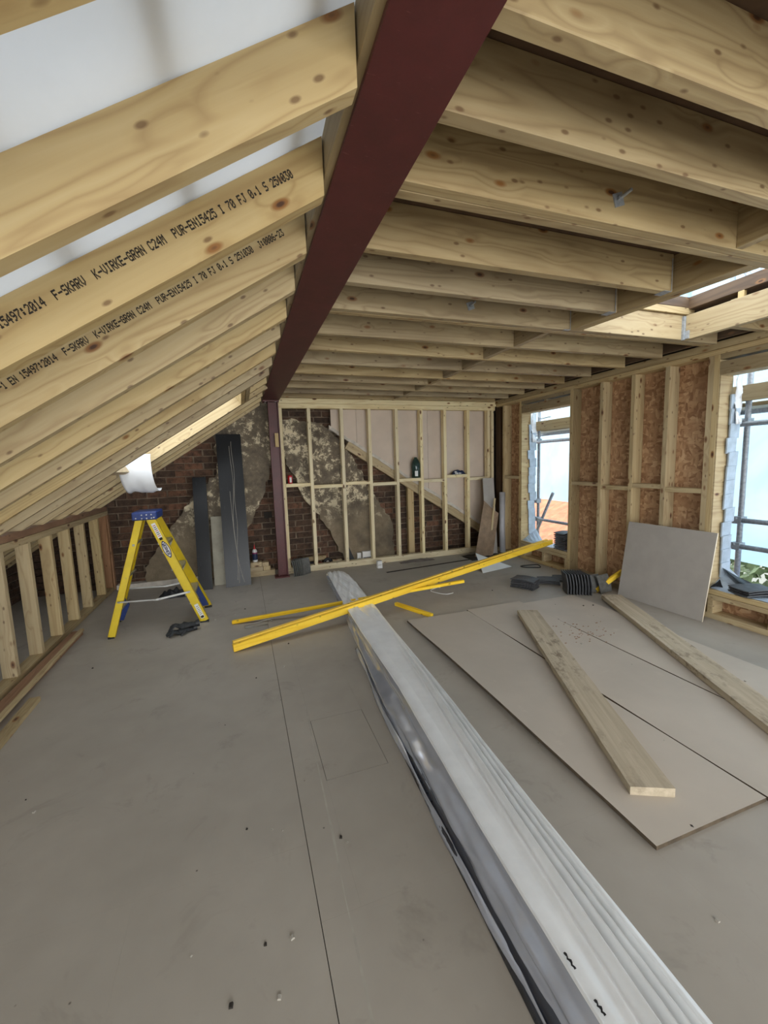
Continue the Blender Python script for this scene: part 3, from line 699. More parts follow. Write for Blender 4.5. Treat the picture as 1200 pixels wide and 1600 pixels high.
# y : (bottom-left x, top-left x, top-right x, bottom-right x, height)
BT = [(-.3, (.62, .66, .93, .96, .17)), (.5, (.655, .715, .968, 1.0, .16)), (1.2, (.676, .748, .998, 1.03, .16)), (2.2, (.715, .822, 1.062, 1.09, .155)), (3.1, (.80, .85, 1.11, 1.14, .135)),
      (3.9, (.88, .885, 1.165, 1.19, .12)), (4.6, (.93, .93, 1.20, 1.25, .115)), (5.1, (.955, .965, 1.19, 1.30, .115)), (5.3, (.99, 1.0, 1.17, 1.26, .07))]
root = thing('wrapped_bundle', (.95, 3.0, 0), 'long low bundle wrapped in white plastic film running down the middle of the floor', 'bundle')
NY = 260
def prof(y):
    bl, tl, tr, br, h = lerp_tab(BT, y)
    p = []
    for k in range(31):                                  # left skirt
        a = k/30; p.append((bl+(tl-bl)*a**1.2+(.011*math.sin(a*8+y*1.1)+.004*math.sin(a*21-y*3.2+1)+.009*sn(y*1.6, a*6)+.004*sn(y*9, a*4))*math.sin(a*math.pi), .004+h*a, 1))
    for k in range(1, 97):                               # top
        a = k/96; x = tl+(tr-tl)*a
        z = h+.004*math.sin(min(a*12, math.pi))
        # fan folds that radiate from the right edge towards the camera
        c = a-(.55+.10*(y-1.0)) if y < 2.7 else 2
        fold = 0
        for j, (a0, sl, am, wd) in enumerate(((.52, .17, .030, .045), (.64, .13, .032, .036), (.75, .11, .028, .034), (.86, .08, .022, .03), (.36, .20, .012, .05))):
            cc = a0+sl*(y-.9); amp = am*max(0, min(1, (3.0-y)/1.0))
            fold += amp*math.exp(-((a-cc)/wd)**2)-amp*.6*math.exp(-((a-cc-.05)/wd)**2)
        far = max(0, min(1, (y-3.2)/.8))
        fold += far*.016*sn((a*4+y*1.6), y*3+a*3)*math.sin(a*math.pi)**.5+far*.014*abs(sn(a*5-y*4, 2))
        z += fold+.002*sn(y*2, a*4)
        if a > .93: z -= (a-.93)*.12
        p.append((x, z, 0))
    for k in range(1, 7):
        a = k/6; p.append((tr+(br-tr)*a+.006*sn(y*7, a*3), h-.008-(h-.012)*a, 0))
    return p
V = []; F = []; fm = []; m = None
for i in range(NY):
    y = -.3+5.6*(i/(NY-1)); pp = prof(y); m = len(pp)
    sk = .05*sn(y*3)*0
    for j, (x, z, _) in enumerate(pp):
        yy = y
        if i > NY-12: yy = y+.03*sn(j*.7)
        V.append((x, yy, max(z, .002)))
for i in range(NY-1):
    for j in range(m-1): F.append((i*m+j, i*m+j+1, (i+1)*m+j+1, (i+1)*m+j)); fm.append(1 if j < 28 else 0)
F.append(tuple(range((NY-1)*m, NY*m))); fm.append(0)
F = [tuple(reversed(q)) for q in F]
obj('plastic_wrap', V, F, None, root, smooth=True, mats=[PLASTIC, PLASTIC_S], fm=fm)
# loose lower film and dark contents showing at the torn left edge
V, F = grid(80, 4, lambda a, b: (lerp_tab(BT, -.3+2.2*a)[0]-.014+.03*b-.02*(1-a)*(1-b), -.3+2.2*a, .004+.075*b*(1-a*.6)+.004*sn(a*20, b)), thick=(.004, 0, 0)); obj('core_board', V, F, DARKP, root, smooth=True)
V, F = grid(90, 5, lambda a, b: (lerp_tab(BT, -.3+3.4*a)[0]-.018+.012*b+.008*sn(a*14, b*2), -.3+3.4*a, .003+.03*b), thick=(.002, 0, 0)); obj('loose_film', V, F, PLASTIC_S, root, smooth=True)
for (y, a, s) in ((.64, .02, .02), (.74, .01, .025), (.50, .02, .03)):
    tl = lerp_tab(BT, y)[1]; h = lerp_tab(BT, y)[4]
    n = 9; P = [(tl+.006+a*.2+.003*math.sin(k*2.3)*(1-abs(k-4)/5), y+s*(k-4)/5, h+.007) for k in range(n)]+[(tl+.012+a*.2+.004*math.sin(k*1.9+1)*(1-abs(k-4)/5), y+s*(k-4)/5, h+.0075) for k in reversed(range(n))]
    obj('tear', P, [tuple(range(len(P)))], BLACK, root)

# ---- yellow battens
def batten(parts, loc, label, cat='batten'):
    t = thing('yellow_batten', loc, label, cat, 'yellow stained battens')
    return t
A0 = Vector((-.165, 3.47, .035)); A1 = Vector((3.93, 4.46, .365))
da = (A1-A0).normalized(); sa = Vector((0, 0, 1)).cross(da).normalized()
def bat(p0, p1, w, d, label):
    o = bar('yellow_batten', p0, p1, w, d, BATTEN, None, (0, 0, 1), .002); tag(o, label, 'batten', 'yellow stained battens'); return o
bat(A0-sa*.022+Vector((0, 0, .0)), A1-sa*.022, .036, .062, 'long yellow batten from floor to window sill, front one of the pair over the bundle')
bat(A0+sa*.020+da*.01+Vector((0, 0, .022)), A1+sa*.020+Vector((0, 0, .022))-da*.05, .036, .036, 'long yellow batten lying close along the back of its twin over the wrapped bundle')
bat((-.18, 4.10, .018), (2.20, 3.80, .205), .036, .03, 'thin yellow batten passing under the long pair, its end near the ladder')
bat((1.455, 3.93, .018), (1.655, 3.47, .018), .04, .034, 'short yellow batten offcut on the bare floor right of the wrapped bundle')
bat((3.62, 3.40, .02), (3.93, 3.33, .22), .03, .05, 'short yellow batten propped in the corner behind the grey square board')

# ---- step ladder
lad = thing('step_ladder', (-.83, 4.45, 0), 'yellow fibreglass step ladder with blue top cap standing by the low left wall', 'ladder')
def channel(p0, p1, w, dep, yd, name, flare=1):
    """C channel rail: web plate faces -y or +y, flanges run inward (yd = sign of inward)"""
    p0, p1 = Vector(p0), Vector(p1); ax = (p1-p0).normalized(); wd = Vector((0, 1, 0)).cross(ax).normalized()
    inn = Vector((0, yd, 0)); t = .004; parts = []
    def slab(c0, c1, a, b, A, B):
        V = [c0+A*a[0]+B*b[0], c0+A*a[1]+B*b[0], c0+A*a[1]+B*b[1], c0+A*a[0]+B*b[1]]; V += [v+(c1-c0) for v in V]; return (V, [(0, 1, 2, 3), (7, 6, 5, 4), (0, 4, 5, 1), (1, 5, 6, 2), (2, 6, 7, 3), (3, 7, 4, 0)])
    parts.append(slab(p0, p1, (-w/2, w/2), (0, t), wd, inn)); parts.append(slab(p0, p1, (w/2-t, w/2), (0, dep), wd, inn)); parts.append(slab(p0, p1, (-w/2, -w/2+t), (0, dep), wd, inn))
    V, F, _ = merge(parts); return obj(name, V, F, YEL, lad), wd, ax
fr, wd, ax = channel((-.438, 4.27, .012), (-.835, 4.335, 1.055), .078, .03, 1, 'front_rail')
channel((-.438, 4.745, .012), (-.835, 4.62, 1.055), .078, .03, -1, 'front_rail')
channel((-1.213, 4.185, .012), (-.930, 4.335, 1.05), .06, .028, 1, 'rear_rail'); channel((-1.265, 4.66, .012), (-.945, 4.61, 1.05), .05, .028, -1, 'rear_rail')
cap = abox('top_cap', -.985, -.775, 4.315, 4.64, 1.045, 1.122, BLUE, lad, .01)
for x in (-.95, -.90, -.86, -.82, -.80):
    for z in (1.062, 1.095) if x > -.94 and x < -.81 else (1.066,): obj('rivet', *tube([(x, 4.316, z), (x, 4.309, z)], .006, 8), ALU, lad)
for k in range(3):
    z = .30+k*.26; tt = z/1.05; x = -.438-.397*tt; y0 = 4.27+.065*tt+.004; y1 = 4.745-.125*tt-.004
    obj('step', *merge([(boxv(x-.042, x+.040, y0, y1, z-.004, z), BOXF), (boxv(x+.036, x+.040, y0, y1, z-.032, z-.004), BOXF), (boxv(x-.042, x-.038, y0, y1, z-.022, z-.004), BOXF)]+[(boxv(x-.03+q*.013, x-.026+q*.013, y0, y1, z, z+.003), BOXF) for q in range(5)])[:2], ALU, lad)
    for yy, sgn in ((y0+.002, 1), (y1-.002, -1)): bar('step_brace', (x+.03, yy+sgn*.006, z-.03), (x-.005, yy+sgn*.006, z-.11), .003, .018, ALU, lad)
for k in range(3):
    z = .22+k*.30; tt = z/1.05; x = -1.213+.288*tt; bar('rear_brace', (x, 4.19+.14*tt, z), (x, 4.655-.04*tt, z), .02, .02, ALU, lad)
for yy in (4.20, 4.665):
    bar('spreader', (-1.14, yy-.004, .325), (-.80, yy-.004+.02, .300), .002, .014, ALU, lad); bar('spreader', (-.83, yy-.008+.02, .302), (-.545, yy+.07 if yy < 4.4 else yy+.045, .325), .003, .018, ALU, lad)
for x_, y_, z_ in ((-1.125, 4.19, .325), (-.56, 4.268, .322), (-.84, 4.215, .301), (-.80, 4.215, .301)): obj('rivet', *tube([(x_, y_, z_), (x_, y_-.008, z_)], .008, 8), ALU, lad)
for x, y in ((-.445, 4.268), (-.445, 4.72)): abox('foot', x-.035, x+.045, y-.004, y+.03, 0, .014, BLACK, lad)
for x, y in ((-1.213, 4.18), (-1.265, 4.635)): abox('foot', x-.027, x+.025, y-.004, y+.03, 0, .013, BLACK, lad)
obj('rear_gusset', *prism([(-1.20, .27), (-1.15, .17), (-1.215, .02), (-1.265, .02)], 4.615, 4.632), BLUE, lad)
obj('front_gusset', *prism([(-.52, .28), (-.43, .03), (-.50, .03), (-.56, .20)], 4.70, 4.735), BLUE, lad)
# labels printed on the front rail (flat stickers)
def sticker(t0, t1, half, mat, off, shape='rect', name='label_sticker', n=24):
    P0, P1 = Vector((-.438, 4.27, .012)), Vector((-.835, 4.335, 1.055))
    c = P0.lerp(P1, (t0+t1)/2)+Vector((0, -off, 0)); L = (P1-P0).length*(t1-t0)/2
    if shape == 'rect': P = [c+ax*a*L+wd*b*half for a, b in ((-1, -1), (-1, 1), (1, 1), (1, -1))]
    elif shape == 'lens': P = [c+ax*math.cos(k*2*math.pi/n)*L+wd*math.sin(k*2*math.pi/n)*half*abs(math.sin(k*2*math.pi/n))**.35 for k in range(n)]
    obj(name, P, [tuple(range(len(P)))], mat, lad); return c, L
sticker(.63, .79, .030, INKB, .0008, 'lens', 'logo_oval'); c, L = sticker(.642, .778, .0235, WHITE, .0014, 'lens', 'logo_field')
up_ = -wd if (-wd).x > 0 else wd
V, F = letters('WERNER', c-(-ax)*0.062-(wd if wd.x > 0 else -wd)*.013, -ax, (wd if wd.x > 0 else -wd), .0205, .026, (0, -.0008, 0), .35); obj('logo_lettering', V, F, INKB, lad)
sticker(.82, .955, .018, WHITE, .0008); sticker(.80, .822, .014, INK, .0010); sticker(.03, .17, .018, WHITE, .0008); sticker(.035, .055, .014, INK, .0012)
for k in range(7): sticker(.835+k*.016, .841+k*.016, .012, INK if k % 3 else REDP, .0012); 
for k in range(6): sticker(.07+k*.015, .074+k*.015, .012, INK, .0012)

# ---- gloves
def glove(c, ang, label, fl=1, rise=0.0):
    t = thing('work_glove', c, label, 'glove', 'work gloves on the floor')
    ca, sa_ = math.cos(ang), math.sin(ang)
    def P(x, y, z): return (c[0]+x*ca-y*sa_, c[1]+x*sa_+y*ca, c[2]+z)
    parts = []
    V = []; n = 14; rings = [(-.10, .038, .014), (-.07, .036, .016), (-.03, .045, .02), (.01, .05, .021), (.04, .046, .016), (.05, .03, .009)]
    for (x, ry, rz_) in rings:
        for j in range(n):
            a = 2*math.pi*j/n; V.append(P(x+.004*math.sin(j*3), ry*math.cos(a), max(.002, .018+rz_*math.sin(a)+.004*math.sin(j*2.3+x*60)+rise)))
    F = [(i*n+j, i*n+(j+1) % n, (i+1)*n+(j+1) % n, (i+1)*n+j) for i in range(len(rings)-1) for j in range(n)]; F += [tuple(reversed(range(n))), tuple(range((len(rings)-1)*n, len(rings)*n))]
    parts.append((V, F))
    for k, (y, l) in enumerate(((-.034, .06), (-.012, .078), (.011, .083), (.033, .072))):
        parts.append(tube([P(.03, y, .018+rise), P(.05+l*.35, y*1.25, .03+rise+.006*k), P(.05+l*.7, y*1.4, .027+rise), P(.05+l, y*1.5, .012)], .011, 8, radii=[.013, .012, .011, .007]))
    parts.append(tube([P(-.03, .036*fl, .018+rise), P(-.005, .065*fl, .022+rise), P(.03, .085*fl, .014)], .012, 8, radii=[.015, .013, .008]))
    V, F, _ = merge(parts); obj('knit_shell', V, F, GLOVE, t, smooth=True)
    obj('cuff', *tube([P(-.10, 0, .018+rise), P(-.13, 0.0, .02+rise)], .03, 12, radii=[.03, .034]), BLACK, t)
glove((-.62, 4.06, 0), R(205), 'dark grey work glove crumpled at the ladder foot, lower of two')
glove((-.60, 4.10, 0.014), R(190), 'dark grey work glove lying on top of the other one by the ladder foot', -1, .022)
# black cloth heap behind the ladder
def heap(name, c, rx, ry, h, mat, label, cat, seed=0):
    V, F = grid(26, 20, lambda a, b: (c[0]+rx*(a*2-1)+.01*sn(b*8+seed, a), c[1]+ry*(b*2-1)+.01*sn(a*9+seed, b), c[2]+.002+max(0, h*(math.sin(a*math.pi)*math.sin(b*math.pi))**.6*(.65+.45*sn(a*7+seed, b*6+seed)))), thick=(0, 0, -.0015))
    return tag(obj(name, V, F, mat, origin=c, smooth=True), label, cat)
heap('cloth_heap', (-.85, 5.35, 0), .17, .10, .10, BLACK, 'crumpled black cloth on the floor behind the step ladder', 'cloth', 3)
heap('plastic_heap', (3.50, 5.45, 0), .30, .18, .05, BLACK, 'crumpled black plastic film on the floor in the far right corner', 'plastic', 5)
heap('cloth_strip', (2.45, 5.62, 0), .28, .05, .035, plain('grey_rag', (110, 100, 92), .9), 'grey brown rag strip lying along the foot of the back partition', 'cloth', 9)
# folded white offcut sheet
o = obj('folded_card', [(2.95, 4.60, .002), (3.50, 4.72, .002), (3.40, 5.02, .002), (3.16, 5.10, .15), (2.96, 4.61, .008), (3.49, 4.73, .008), (3.39, 5.03, .008), (3.15, 5.10, .158)], [(0, 1, 3), (1, 2, 3), (4, 7, 5), (5, 7, 6), (0, 4, 5, 1), (1, 5, 6, 2), (2, 6, 7, 3), (3, 7, 4, 0)], WHITE, origin=(3.2, 4.85, 0))
tag(o, 'folded white card offcut on the floor behind the long yellow battens', 'card')
# straps
def ring(name, pts, rad, mat, label, cat='strap'):
    V, F = tube(pts, rad, 6, closed=True); c = sum((Vector(p) for p in pts), Vector())/len(pts)
    return tag(obj(name, V, F, mat, origin=(c.x, c.y, 0), smooth=True), label, cat)
def oval(c, rx, ry, ang, z=.01, n=20, open_=0):
    ca, sa_ = math.cos(ang), math.sin(ang); out = []
    for k in range(n):
        a = 2*math.pi*k/n; x = rx*math.copysign(abs(math.cos(a))**.5, math.cos(a)); y = ry*math.copysign(abs(math.sin(a))**.6, math.sin(a)); out.append((c[0]+x*ca-y*sa_, c[1]+x*sa_+y*ca, z+.006*math.sin(a*2)))
    return out
ring('strap_loop', oval((3.72, 4.60), .13, .065, R(-20)), .007, BLACK, 'black rubber loop on the floor below the first window')
V, F = tube(oval((2.10, 4.13), .085, .13, R(20))[2:18], .005, 6); tag(obj('strap', V, F, WHITE, origin=(2.1, 4.13, 0), smooth=True), 'white plastic packing strap on the floor right of the yellow battens', 'strap')
V, F = tube(oval((.06, 3.97), .13, .05, R(12))[0:17], .004, 6); tag(obj('strap', V, F, ALU, origin=(.06, 3.97, 0), smooth=True), 'bent pale wire strap on the floor between the left ends of the yellow battens', 'strap')
o = obj('flat_bar', *merge([(boxv(1.80, 3.3, 5.26, 5.30, .001, .004), BOXF)])[:2], GROOVE, origin=(2.5, 5.3, 0)); o.rotation_euler = (0, 0, R(6)); tag(o, 'thin dark metal strip lying on the floor in front of the back partition', 'strip')

# ---- debris
rd = random.Random(4); parts = []
spots = [(.02, 1.62), (-.08, 1.66), (.06, 1.6), (-.13, 1.08), (.0, 1.05), (-.03, 1.2), (-.25, 1.25), (-1.05, 2.2), (-.98, 2.1), (.28, 1.48), (.3, 1.45), (1.2, 1.15), (1.35, .75), (1.6, 1.0), (1.25, 1.6), (1.05, 2.9)]
for k in range(70):
    if k < len(spots): x, y = spots[k]
    else: x, y = rd.uniform(-1.4, 3.6), rd.uniform(.8, 4.8)
    if .6 < x < 1.3 and y < 5: continue
    z = .0 if not (1.39 < x < 3.3 and .76 < y < 3.4) else .019
    s = rd.uniform(.003, .009); a = rd.uniform(0, 3)
    v = [(x+math.cos(a+t)*s*q, y+math.sin(a+t)*s, z+h) for h, q in ((0, 1), (s*.7, .7)) for t in (0, 1.4, 2.9, 4.6)]
    parts.append((v, [(0, 3, 2, 1), (4, 5, 6, 7), (0, 1, 5, 4), (1, 2, 6, 5), (2, 3, 7, 6), (3, 0, 4, 7)], k % 2))
V, F, fm = merge(parts); o = obj('floor_debris', V, F, None, mats=[CHALK, INK], fm=fm); tag(o, 'small chips of plaster and grit scattered over the floor', 'debris', kind='stuff')
parts = []
for k in range(90):
    x, y = rd.gauss(2.62, .12), rd.gauss(2.6, .1)
    if k > 55: x, y = rd.gauss(2.2, .04), rd.gauss(2.4, .04)
    s = rd.uniform(.003, .012); a = rd.uniform(0, 3)
    v = [(x+math.cos(a+t)*s, y+math.sin(a+t)*s*.6, .0188+h) for h in (0, .003) for t in (0, 1.4, 2.9, 4.6)]
    parts.append((v, [(0, 3, 2, 1), (4, 5, 6, 7), (0, 1, 5, 4), (1, 2, 6, 5), (2, 3, 7, 6), (3, 0, 4, 7)]))
V, F, fm = merge(parts); tag(obj('wood_shavings', V, F, PINE_RED), 'wood shavings and mud crumbs on the cement sheets between the two planks', 'shavings', kind='stuff')

# ================================================================ ROOF TILES
def tile_mesh(w, l, t):
    V, F = grid(5, 7, lambda a, b: (w*(a-.5), l*(b-.5), t+.010*math.sin(b*math.pi)+(.004 if a < .12 or a > .88 else 0)), thick=(0, 0, -t))
    me = bpy.data.meshes.new('roof_tile'); me.from_pydata(V, [], F); return me
TM = tile_mesh(.19, .27, .010); TM.materials.append(SLATE)
TMG = tile_mesh(.19, .27, .010); TMG.materials.append(SLATE_G)
def tile(loc, rot, label, group, me=TM):
    o = bpy.data.objects.new('roof_tile', me); COL.objects.link(o); o.location = loc; o.rotation_euler = rot; return tag(o, label, 'roof tile', group)
ORD = ['lowest', 'second from the bottom', 'third from the bottom', 'fourth from the bottom', 'fifth from the bottom', 'sixth from the bottom', 'seventh from the bottom', 'eighth from the bottom', 'ninth from the bottom', 'topmost']
def stack(n, c, rz_, step, where, group, sc=1.0, me=TM):
    for k in range(n):
        pos = ORD[k] if k < n-1 else 'topmost'
        o = tile((c[0]+random.uniform(-.006, .006), c[1]+random.uniform(-.006, .006), c[2]+k*step), (0, 0, rz_+random.uniform(-.05, .05)), 'dark concrete roof tile, %s in the stack %s' % (pos, where), group, me)
        o.scale = (sc, sc, 1)
stack(7, (3.06, 3.88, .0), R(30), .0155, 'on the floor in front of the first window', 'neat stack of roof tiles on the floor', 1.0)
stack(3, (3.42, 3.90, .0), R(50), .016, 'lying low behind the neat floor stack', 'low stack of roof tiles', .95)
stack(9, (4.06, 4.31, .28), R(90), .026, 'on the sill of the first window', 'roof tiles on the first window sill', .95)
stack(3, (4.10, 2.18, .28), R(70), .02, 'on the sill of the second window', 'roof tiles on the second window sill', 1.05)
# fan of tiles standing on edge, then two that face the room
for k in range(9):
    a = k/8; x = 3.27+.17*a; y = 3.56-.13*a
    th = R(62+14*a)
    me = TM if k else TM
    o = tile((x+.06, y+.0, .118), (R(90)-R(6), 0, th), 'dark roof tile on edge, %s in the row by the square board' % (['leftmost', 'second from the left', 'third from the left', 'fourth from the left', 'fifth from the left', 'fourth from the right', 'third from the right', 'second from the right', 'rightmost'][k]), 'roof tiles standing on edge'); o.scale = (1.1, .86, 1)
for k, (x, y, th, l) in enumerate(((3.60, 3.42, R(0), 'left of two'), (3.70, 3.37, R(8), 'right of two'))):
    o = tile((x, y, .10), (R(90)-R(18), 0, th), 'grey roof tile facing the room beside the row on edge, %s' % l, 'grey roof tiles facing the room', TMG); o.scale = (1.0, .72, 1)
o = tile((3.62, 3.92, .012), (0, R(-8), R(40)), 'single dark roof tile lying flat behind the row standing on edge', 'loose roof tile'); o.scale = (.9, .8, 1)
# bundle at the column
for k in range(6):
    x = .60+.032*k
    nm = ['leftmost', 'second from left', 'third from left', 'third from right', 'second from right', 'rightmost'][k]
    o = tile((x, 5.62+.004*k, .113), (R(90)-R(7), 0, R(66-6*k)), 'dark grey roof tile on edge in the small pack beside the red column, %s' % nm, 'pack of roof tiles beside the column', TMG); o.scale = (.75, .84, 1)
# black flashing and offcuts on the second sill
tag(obj('black_flashing', *grid(8, 6, lambda a, b: (4.09+.14*a+.02*b, 2.44-.34*b, .285+.17*(1-b)**1.5*(1-.4*a)+.01*sn(a*5, b*5)), thick=(.003, 0, -.003)), BLACK, origin=(4.15, 2.3, .28)), 'folded black plastic flashing on the sill of the second window', 'flashing')
tag(obj('black_flashing', *grid(6, 6, lambda a, b: (3.965+.06*a, 2.455-.08*b, .275+.10*b*(1-a)+.006*sn(a*5, b*3)), thick=(.003, 0, -.003)), BLACK, origin=(4.0, 2.4, .28)), 'small black plastic offcut tucked against the frame on the second window sill', 'flashing')

# ================================================================ THINGS AGAINST THE BACK
def lean(name, x0, x1, yb, yt, z1, th, mat, label, cat='board', xs=0.0, group=None):
    V = [(x0, yb, 0), (x1, yb, 0), (x1+xs, yt, z1), (x0+xs, yt, z1), (x0, yb+th, 0), (x1, yb+th, 0), (x1+xs, yt+th, z1), (x0+xs, yt+th, z1)]
    return tag(obj(name, V, [(0, 1, 2, 3), (7, 6, 5, 4), (0, 4, 5, 1), (1, 5, 6, 2), (2, 6, 7, 3), (3, 7, 4, 0)], mat, origin=(x0, yb, 0)), label, cat, group)
bb = lean('black_board', -.275, .030, 5.43, 5.79, 1.945, .02, BLACKB, 'tall wide glossy black board with long white scratches leaning on the plastered chimney', xs=-.0)
def curve_scr(name, f_):
    pts = [f_(k/30) for k in range(31)]; V, F = tube(pts, .0022, 4); obj(name, V, F, CHALK, bb)
def bbp(x, t, off=.004): return (x, 5.43+.36*t-off, 1.945*t)
curve_scr('scratch', lambda t: bbp(-.11+.05*t*0+.012*math.sin(t*11)-.02*(1-t), .04+.88*t)); curve_scr('scratch', lambda t: bbp(-.09+.008*math.sin(t*17+1)-.03*(1-t)**3, .02+.93*t)); curve_scr('scratch', lambda t: bbp(-.12-.03*t+.07*(1-t)**4, .02+.6*t))
lean('black_board', -.595, -.435, 5.44, 5.78, 1.40, .045, BLACKB, 'narrow matt black board leaning left of the wide glossy black board')
lean('beige_board', -.42, -.285, 5.60, 5.84, .87, .012, plain('beige_board', (168, 162, 144), .7), 'short beige grey board standing between the two black boards')
for (x0, x1, y0, y1, z0, z1, l) in ((.03, .36, 5.80, 5.92, 0, .075, 'lowest weathered timber offcut under the sealant bottle'), (.03, .20, 5.80, 5.92, .077, .135, 'timber offcut left in the middle layer of the pile behind the column'), (.205, .30, 5.80, 5.92, .077, .135, 'timber offcut right in the middle layer of the pile behind the column'), (.04, .19, 5.80, 5.92, .137, .20, 'top left timber offcut under the sealant bottle'), (.195, .28, 5.80, 5.92, .137, .19, 'top right timber offcut beside the sealant bottle')):
    tag(abox('timber_offcut', x0, x1, y0, y1, z0, z1, PINE_W if z0 == 0 else PINE), l, 'offcut', 'timber offcuts piled behind the column')
sb = thing('sealant_bottle', (.105, 5.86, .20), 'white and navy sealant bottle with red nozzle standing on the timber offcuts', 'bottle')
obj('body', *lathe((.105, 5.86, .20), [(.03, 0), (.034, .01), (.034, .03)]), WHITE, sb); obj('navy_label', *lathe((.105, 5.86, .23), [(.0345, 0), (.0345, .085)]), NAVY, sb); obj('band', *lathe((.105, 5.86, .315), [(.0345, 0), (.0345, .02)]), PURPLE, sb)
obj('shoulder', *lathe((.105, 5.86, .335), [(.034, 0), (.032, .02), (.018, .045)]), WHITE, sb); obj('nozzle', *lathe((.105, 5.86, .38), [(.016, 0), (.01, .02), (.003, .065)]), REDP, sb)
cn = thing('drink_can', (.64, 5.80, 1.262), 'red drinks can standing on the leftmost noggin of the back partition', 'can')
obj('can_body', *lathe((.64, 5.80, 1.262), [(.026, 0), (.033, .008), (.033, .105), (.027, .116)]), CAN, cn); obj('can_lid', *lathe((.64, 5.80, 1.378), [(.027, 0), (.024, .002)]), ALU, cn)
obj('white_stripe', *[(V_, F_) for V_, F_ in [grid(5, 2, lambda a, b: (.64+.0335*math.cos(R(-110+50*a)), 5.80+.0335*math.sin(R(-110+50*a)), 1.28+.07*b))]][0], WHITE, cn)
gb = thing('glass_bottle', (2.585, 5.80, 1.262), 'large dark green glass bottle standing on a noggin of the back partition', 'bottle')
gb.location = (2.54, 5.80, 1.262)
obj('glass_body', *lathe((2.54, 5.80, 1.262), [(.06, 0), (.066, .01), (.066, .13), (.070, .16), (.066, .22), (.045, .27), (.022, .30), (.022, .315)], 20), GLASS, gb, smooth=True)
obj('paper_label', *grid(7, 2, lambda a, b: (2.54+.0675*math.cos(R(-125+40*a)), 5.80+.0675*math.sin(R(-125+40*a)), 1.29+.08*b)), WHITE, gb)
ct = thing('plastic_bag', (3.27, 5.80, 1.29), 'crumpled navy and white plastic bag on a noggin of the back partition', 'bag')
V, F = grid(18, 12, lambda a, b: (3.16+.235*a, 5.765+.07*b, 1.289+max(0, .075*(math.sin(a*math.pi)*math.sin(b*math.pi))**.4*(.8+.3*sn(a*6, b*4)))), thick=(0, 0, -.0015)); obj('bag_film', V, F, NAVY, ct, smooth=True)
V, F = grid(12, 6, lambda a, b: (3.20+.12*a, 5.762+.02*b, 1.297+.04*b+.006*sn(a*9, b*3))); obj('white_print', V, F, WHITE, ct)
for n_, (x0, x1, y0, y1, z0, z1, l) in enumerate(((1.585, 1.645, 5.90, 5.945, 0, .16, 'narrow white carton behind the sole plate, left of the wider carton'), (1.665, 1.82, 5.88, 5.945, 0, .175, 'wide white carton standing behind the sole plate of the back partition'), (1.765, 1.835, 5.47, 5.53, 0, .105, 'small white carton standing on the floor in front of the sole plate'))):
    t = thing('carton', ((x0+x1)/2, (y0+y1)/2, z0), l, 'box')
    abox('box_body', x0, x1, y0, y1, z0, z1, WHITE, t, .001)
    obj('printed_band', [(x0+.01, y0-.0006, z0+(z1-z0)*.42), (x1-.01, y0-.0006, z0+(z1-z0)*.42), (x1-.01, y0-.0006, z0+(z1-z0)*.5), (x0+.01, y0-.0006, z0+(z1-z0)*.5)], [(0, 1, 2, 3)], GREYB if n_ != 1 else NAVY, t)
rl = thing('cable_reel', (1.03, 5.93, .0), 'red and black tool with a round black wheel behind the foot of the partition studs', 'tool')
obj('wheel', *tube([(1.13+.045*math.cos(k*math.pi/8), 5.92, .075+.045*math.sin(k*math.pi/8)) for k in range(16)], .016, 8, closed=True), BLACK, rl, smooth=True)
obj('hub', *tube([(1.13, 5.905, .075), (1.13, 5.935, .075)], .02, 12), ALU, rl); abox('red_body', .90, 1.06, 5.90, 5.96, .0, .07, REDP, rl, .01); abox('handle', .84, .95, 5.90, 5.95, .05, .10, BLACK, rl, .01)
for (x0, x1, z0, z1, y0, l) in ((.78, 1.12, .10, .16, 5.965, 'weathered timber offcut on edge behind the red and black tool'), (1.16, 1.36, .0, .05, 5.86, 'timber offcut lying behind the second stud of the back partition'), (1.2, 1.34, .052, .1, 5.88, 'small timber offcut on top of another behind the second partition stud')): tag(abox('timber_offcut', x0, x1, y0, y0+.06, z0, z1, PINE_W), l, 'offcut')
tag(obj('slate_offcut', *prism([(1.455, 0), (1.56, 0), (1.44, .30), (1.43, .28)], 5.87, 5.88), BLACK, origin=(1.5, 5.87, 0)), 'pointed black slate offcut leaning beside the third stud of the back partition', 'offcut')
# right corner
lean('grey_strip', 3.58, 3.78, 5.46, 5.60, 1.215, .012, GREYB, 'tall narrow grey board strip leaning in the far right corner', xs=0.02)
tag(obj('brown_hardboard', *(lambda P: ([(x, 5.36+.14*z/.87, z) for x, z in P]+[(x, 5.37+.14*z/.87, z) for x, z in P], [tuple(range(5)), tuple(reversed(range(5, 10)))]+[(i, i+5, (i+1) % 5+5, (i+1) % 5) for i in range(5)]))([(3.30, .0), (3.62, .0), (3.80, .66), (3.69, .74), (3.56, .87)]), HARDB, origin=(3.5, 5.4, 0)), 'brown hardboard piece with a clipped corner leaning before the grey strip', 'board')
tag(bar('timber_offcut', (3.60, 5.42, .1), (3.725, 5.46, .90), .03, .02, PINE, None, (0, 1, 0)), 'thin pale lath leaning between the hardboard and the grey strip', 'offcut')
tag(obj('grey_tube', *tube([(3.83, 5.40, .04), (3.86, 5.46, .5), (3.895, 5.50, .985)], .045, 20), TUBE, origin=(3.87, 5.4, 0), smooth=True), 'grey rolled tube standing in the corner beside the first window', 'tube')
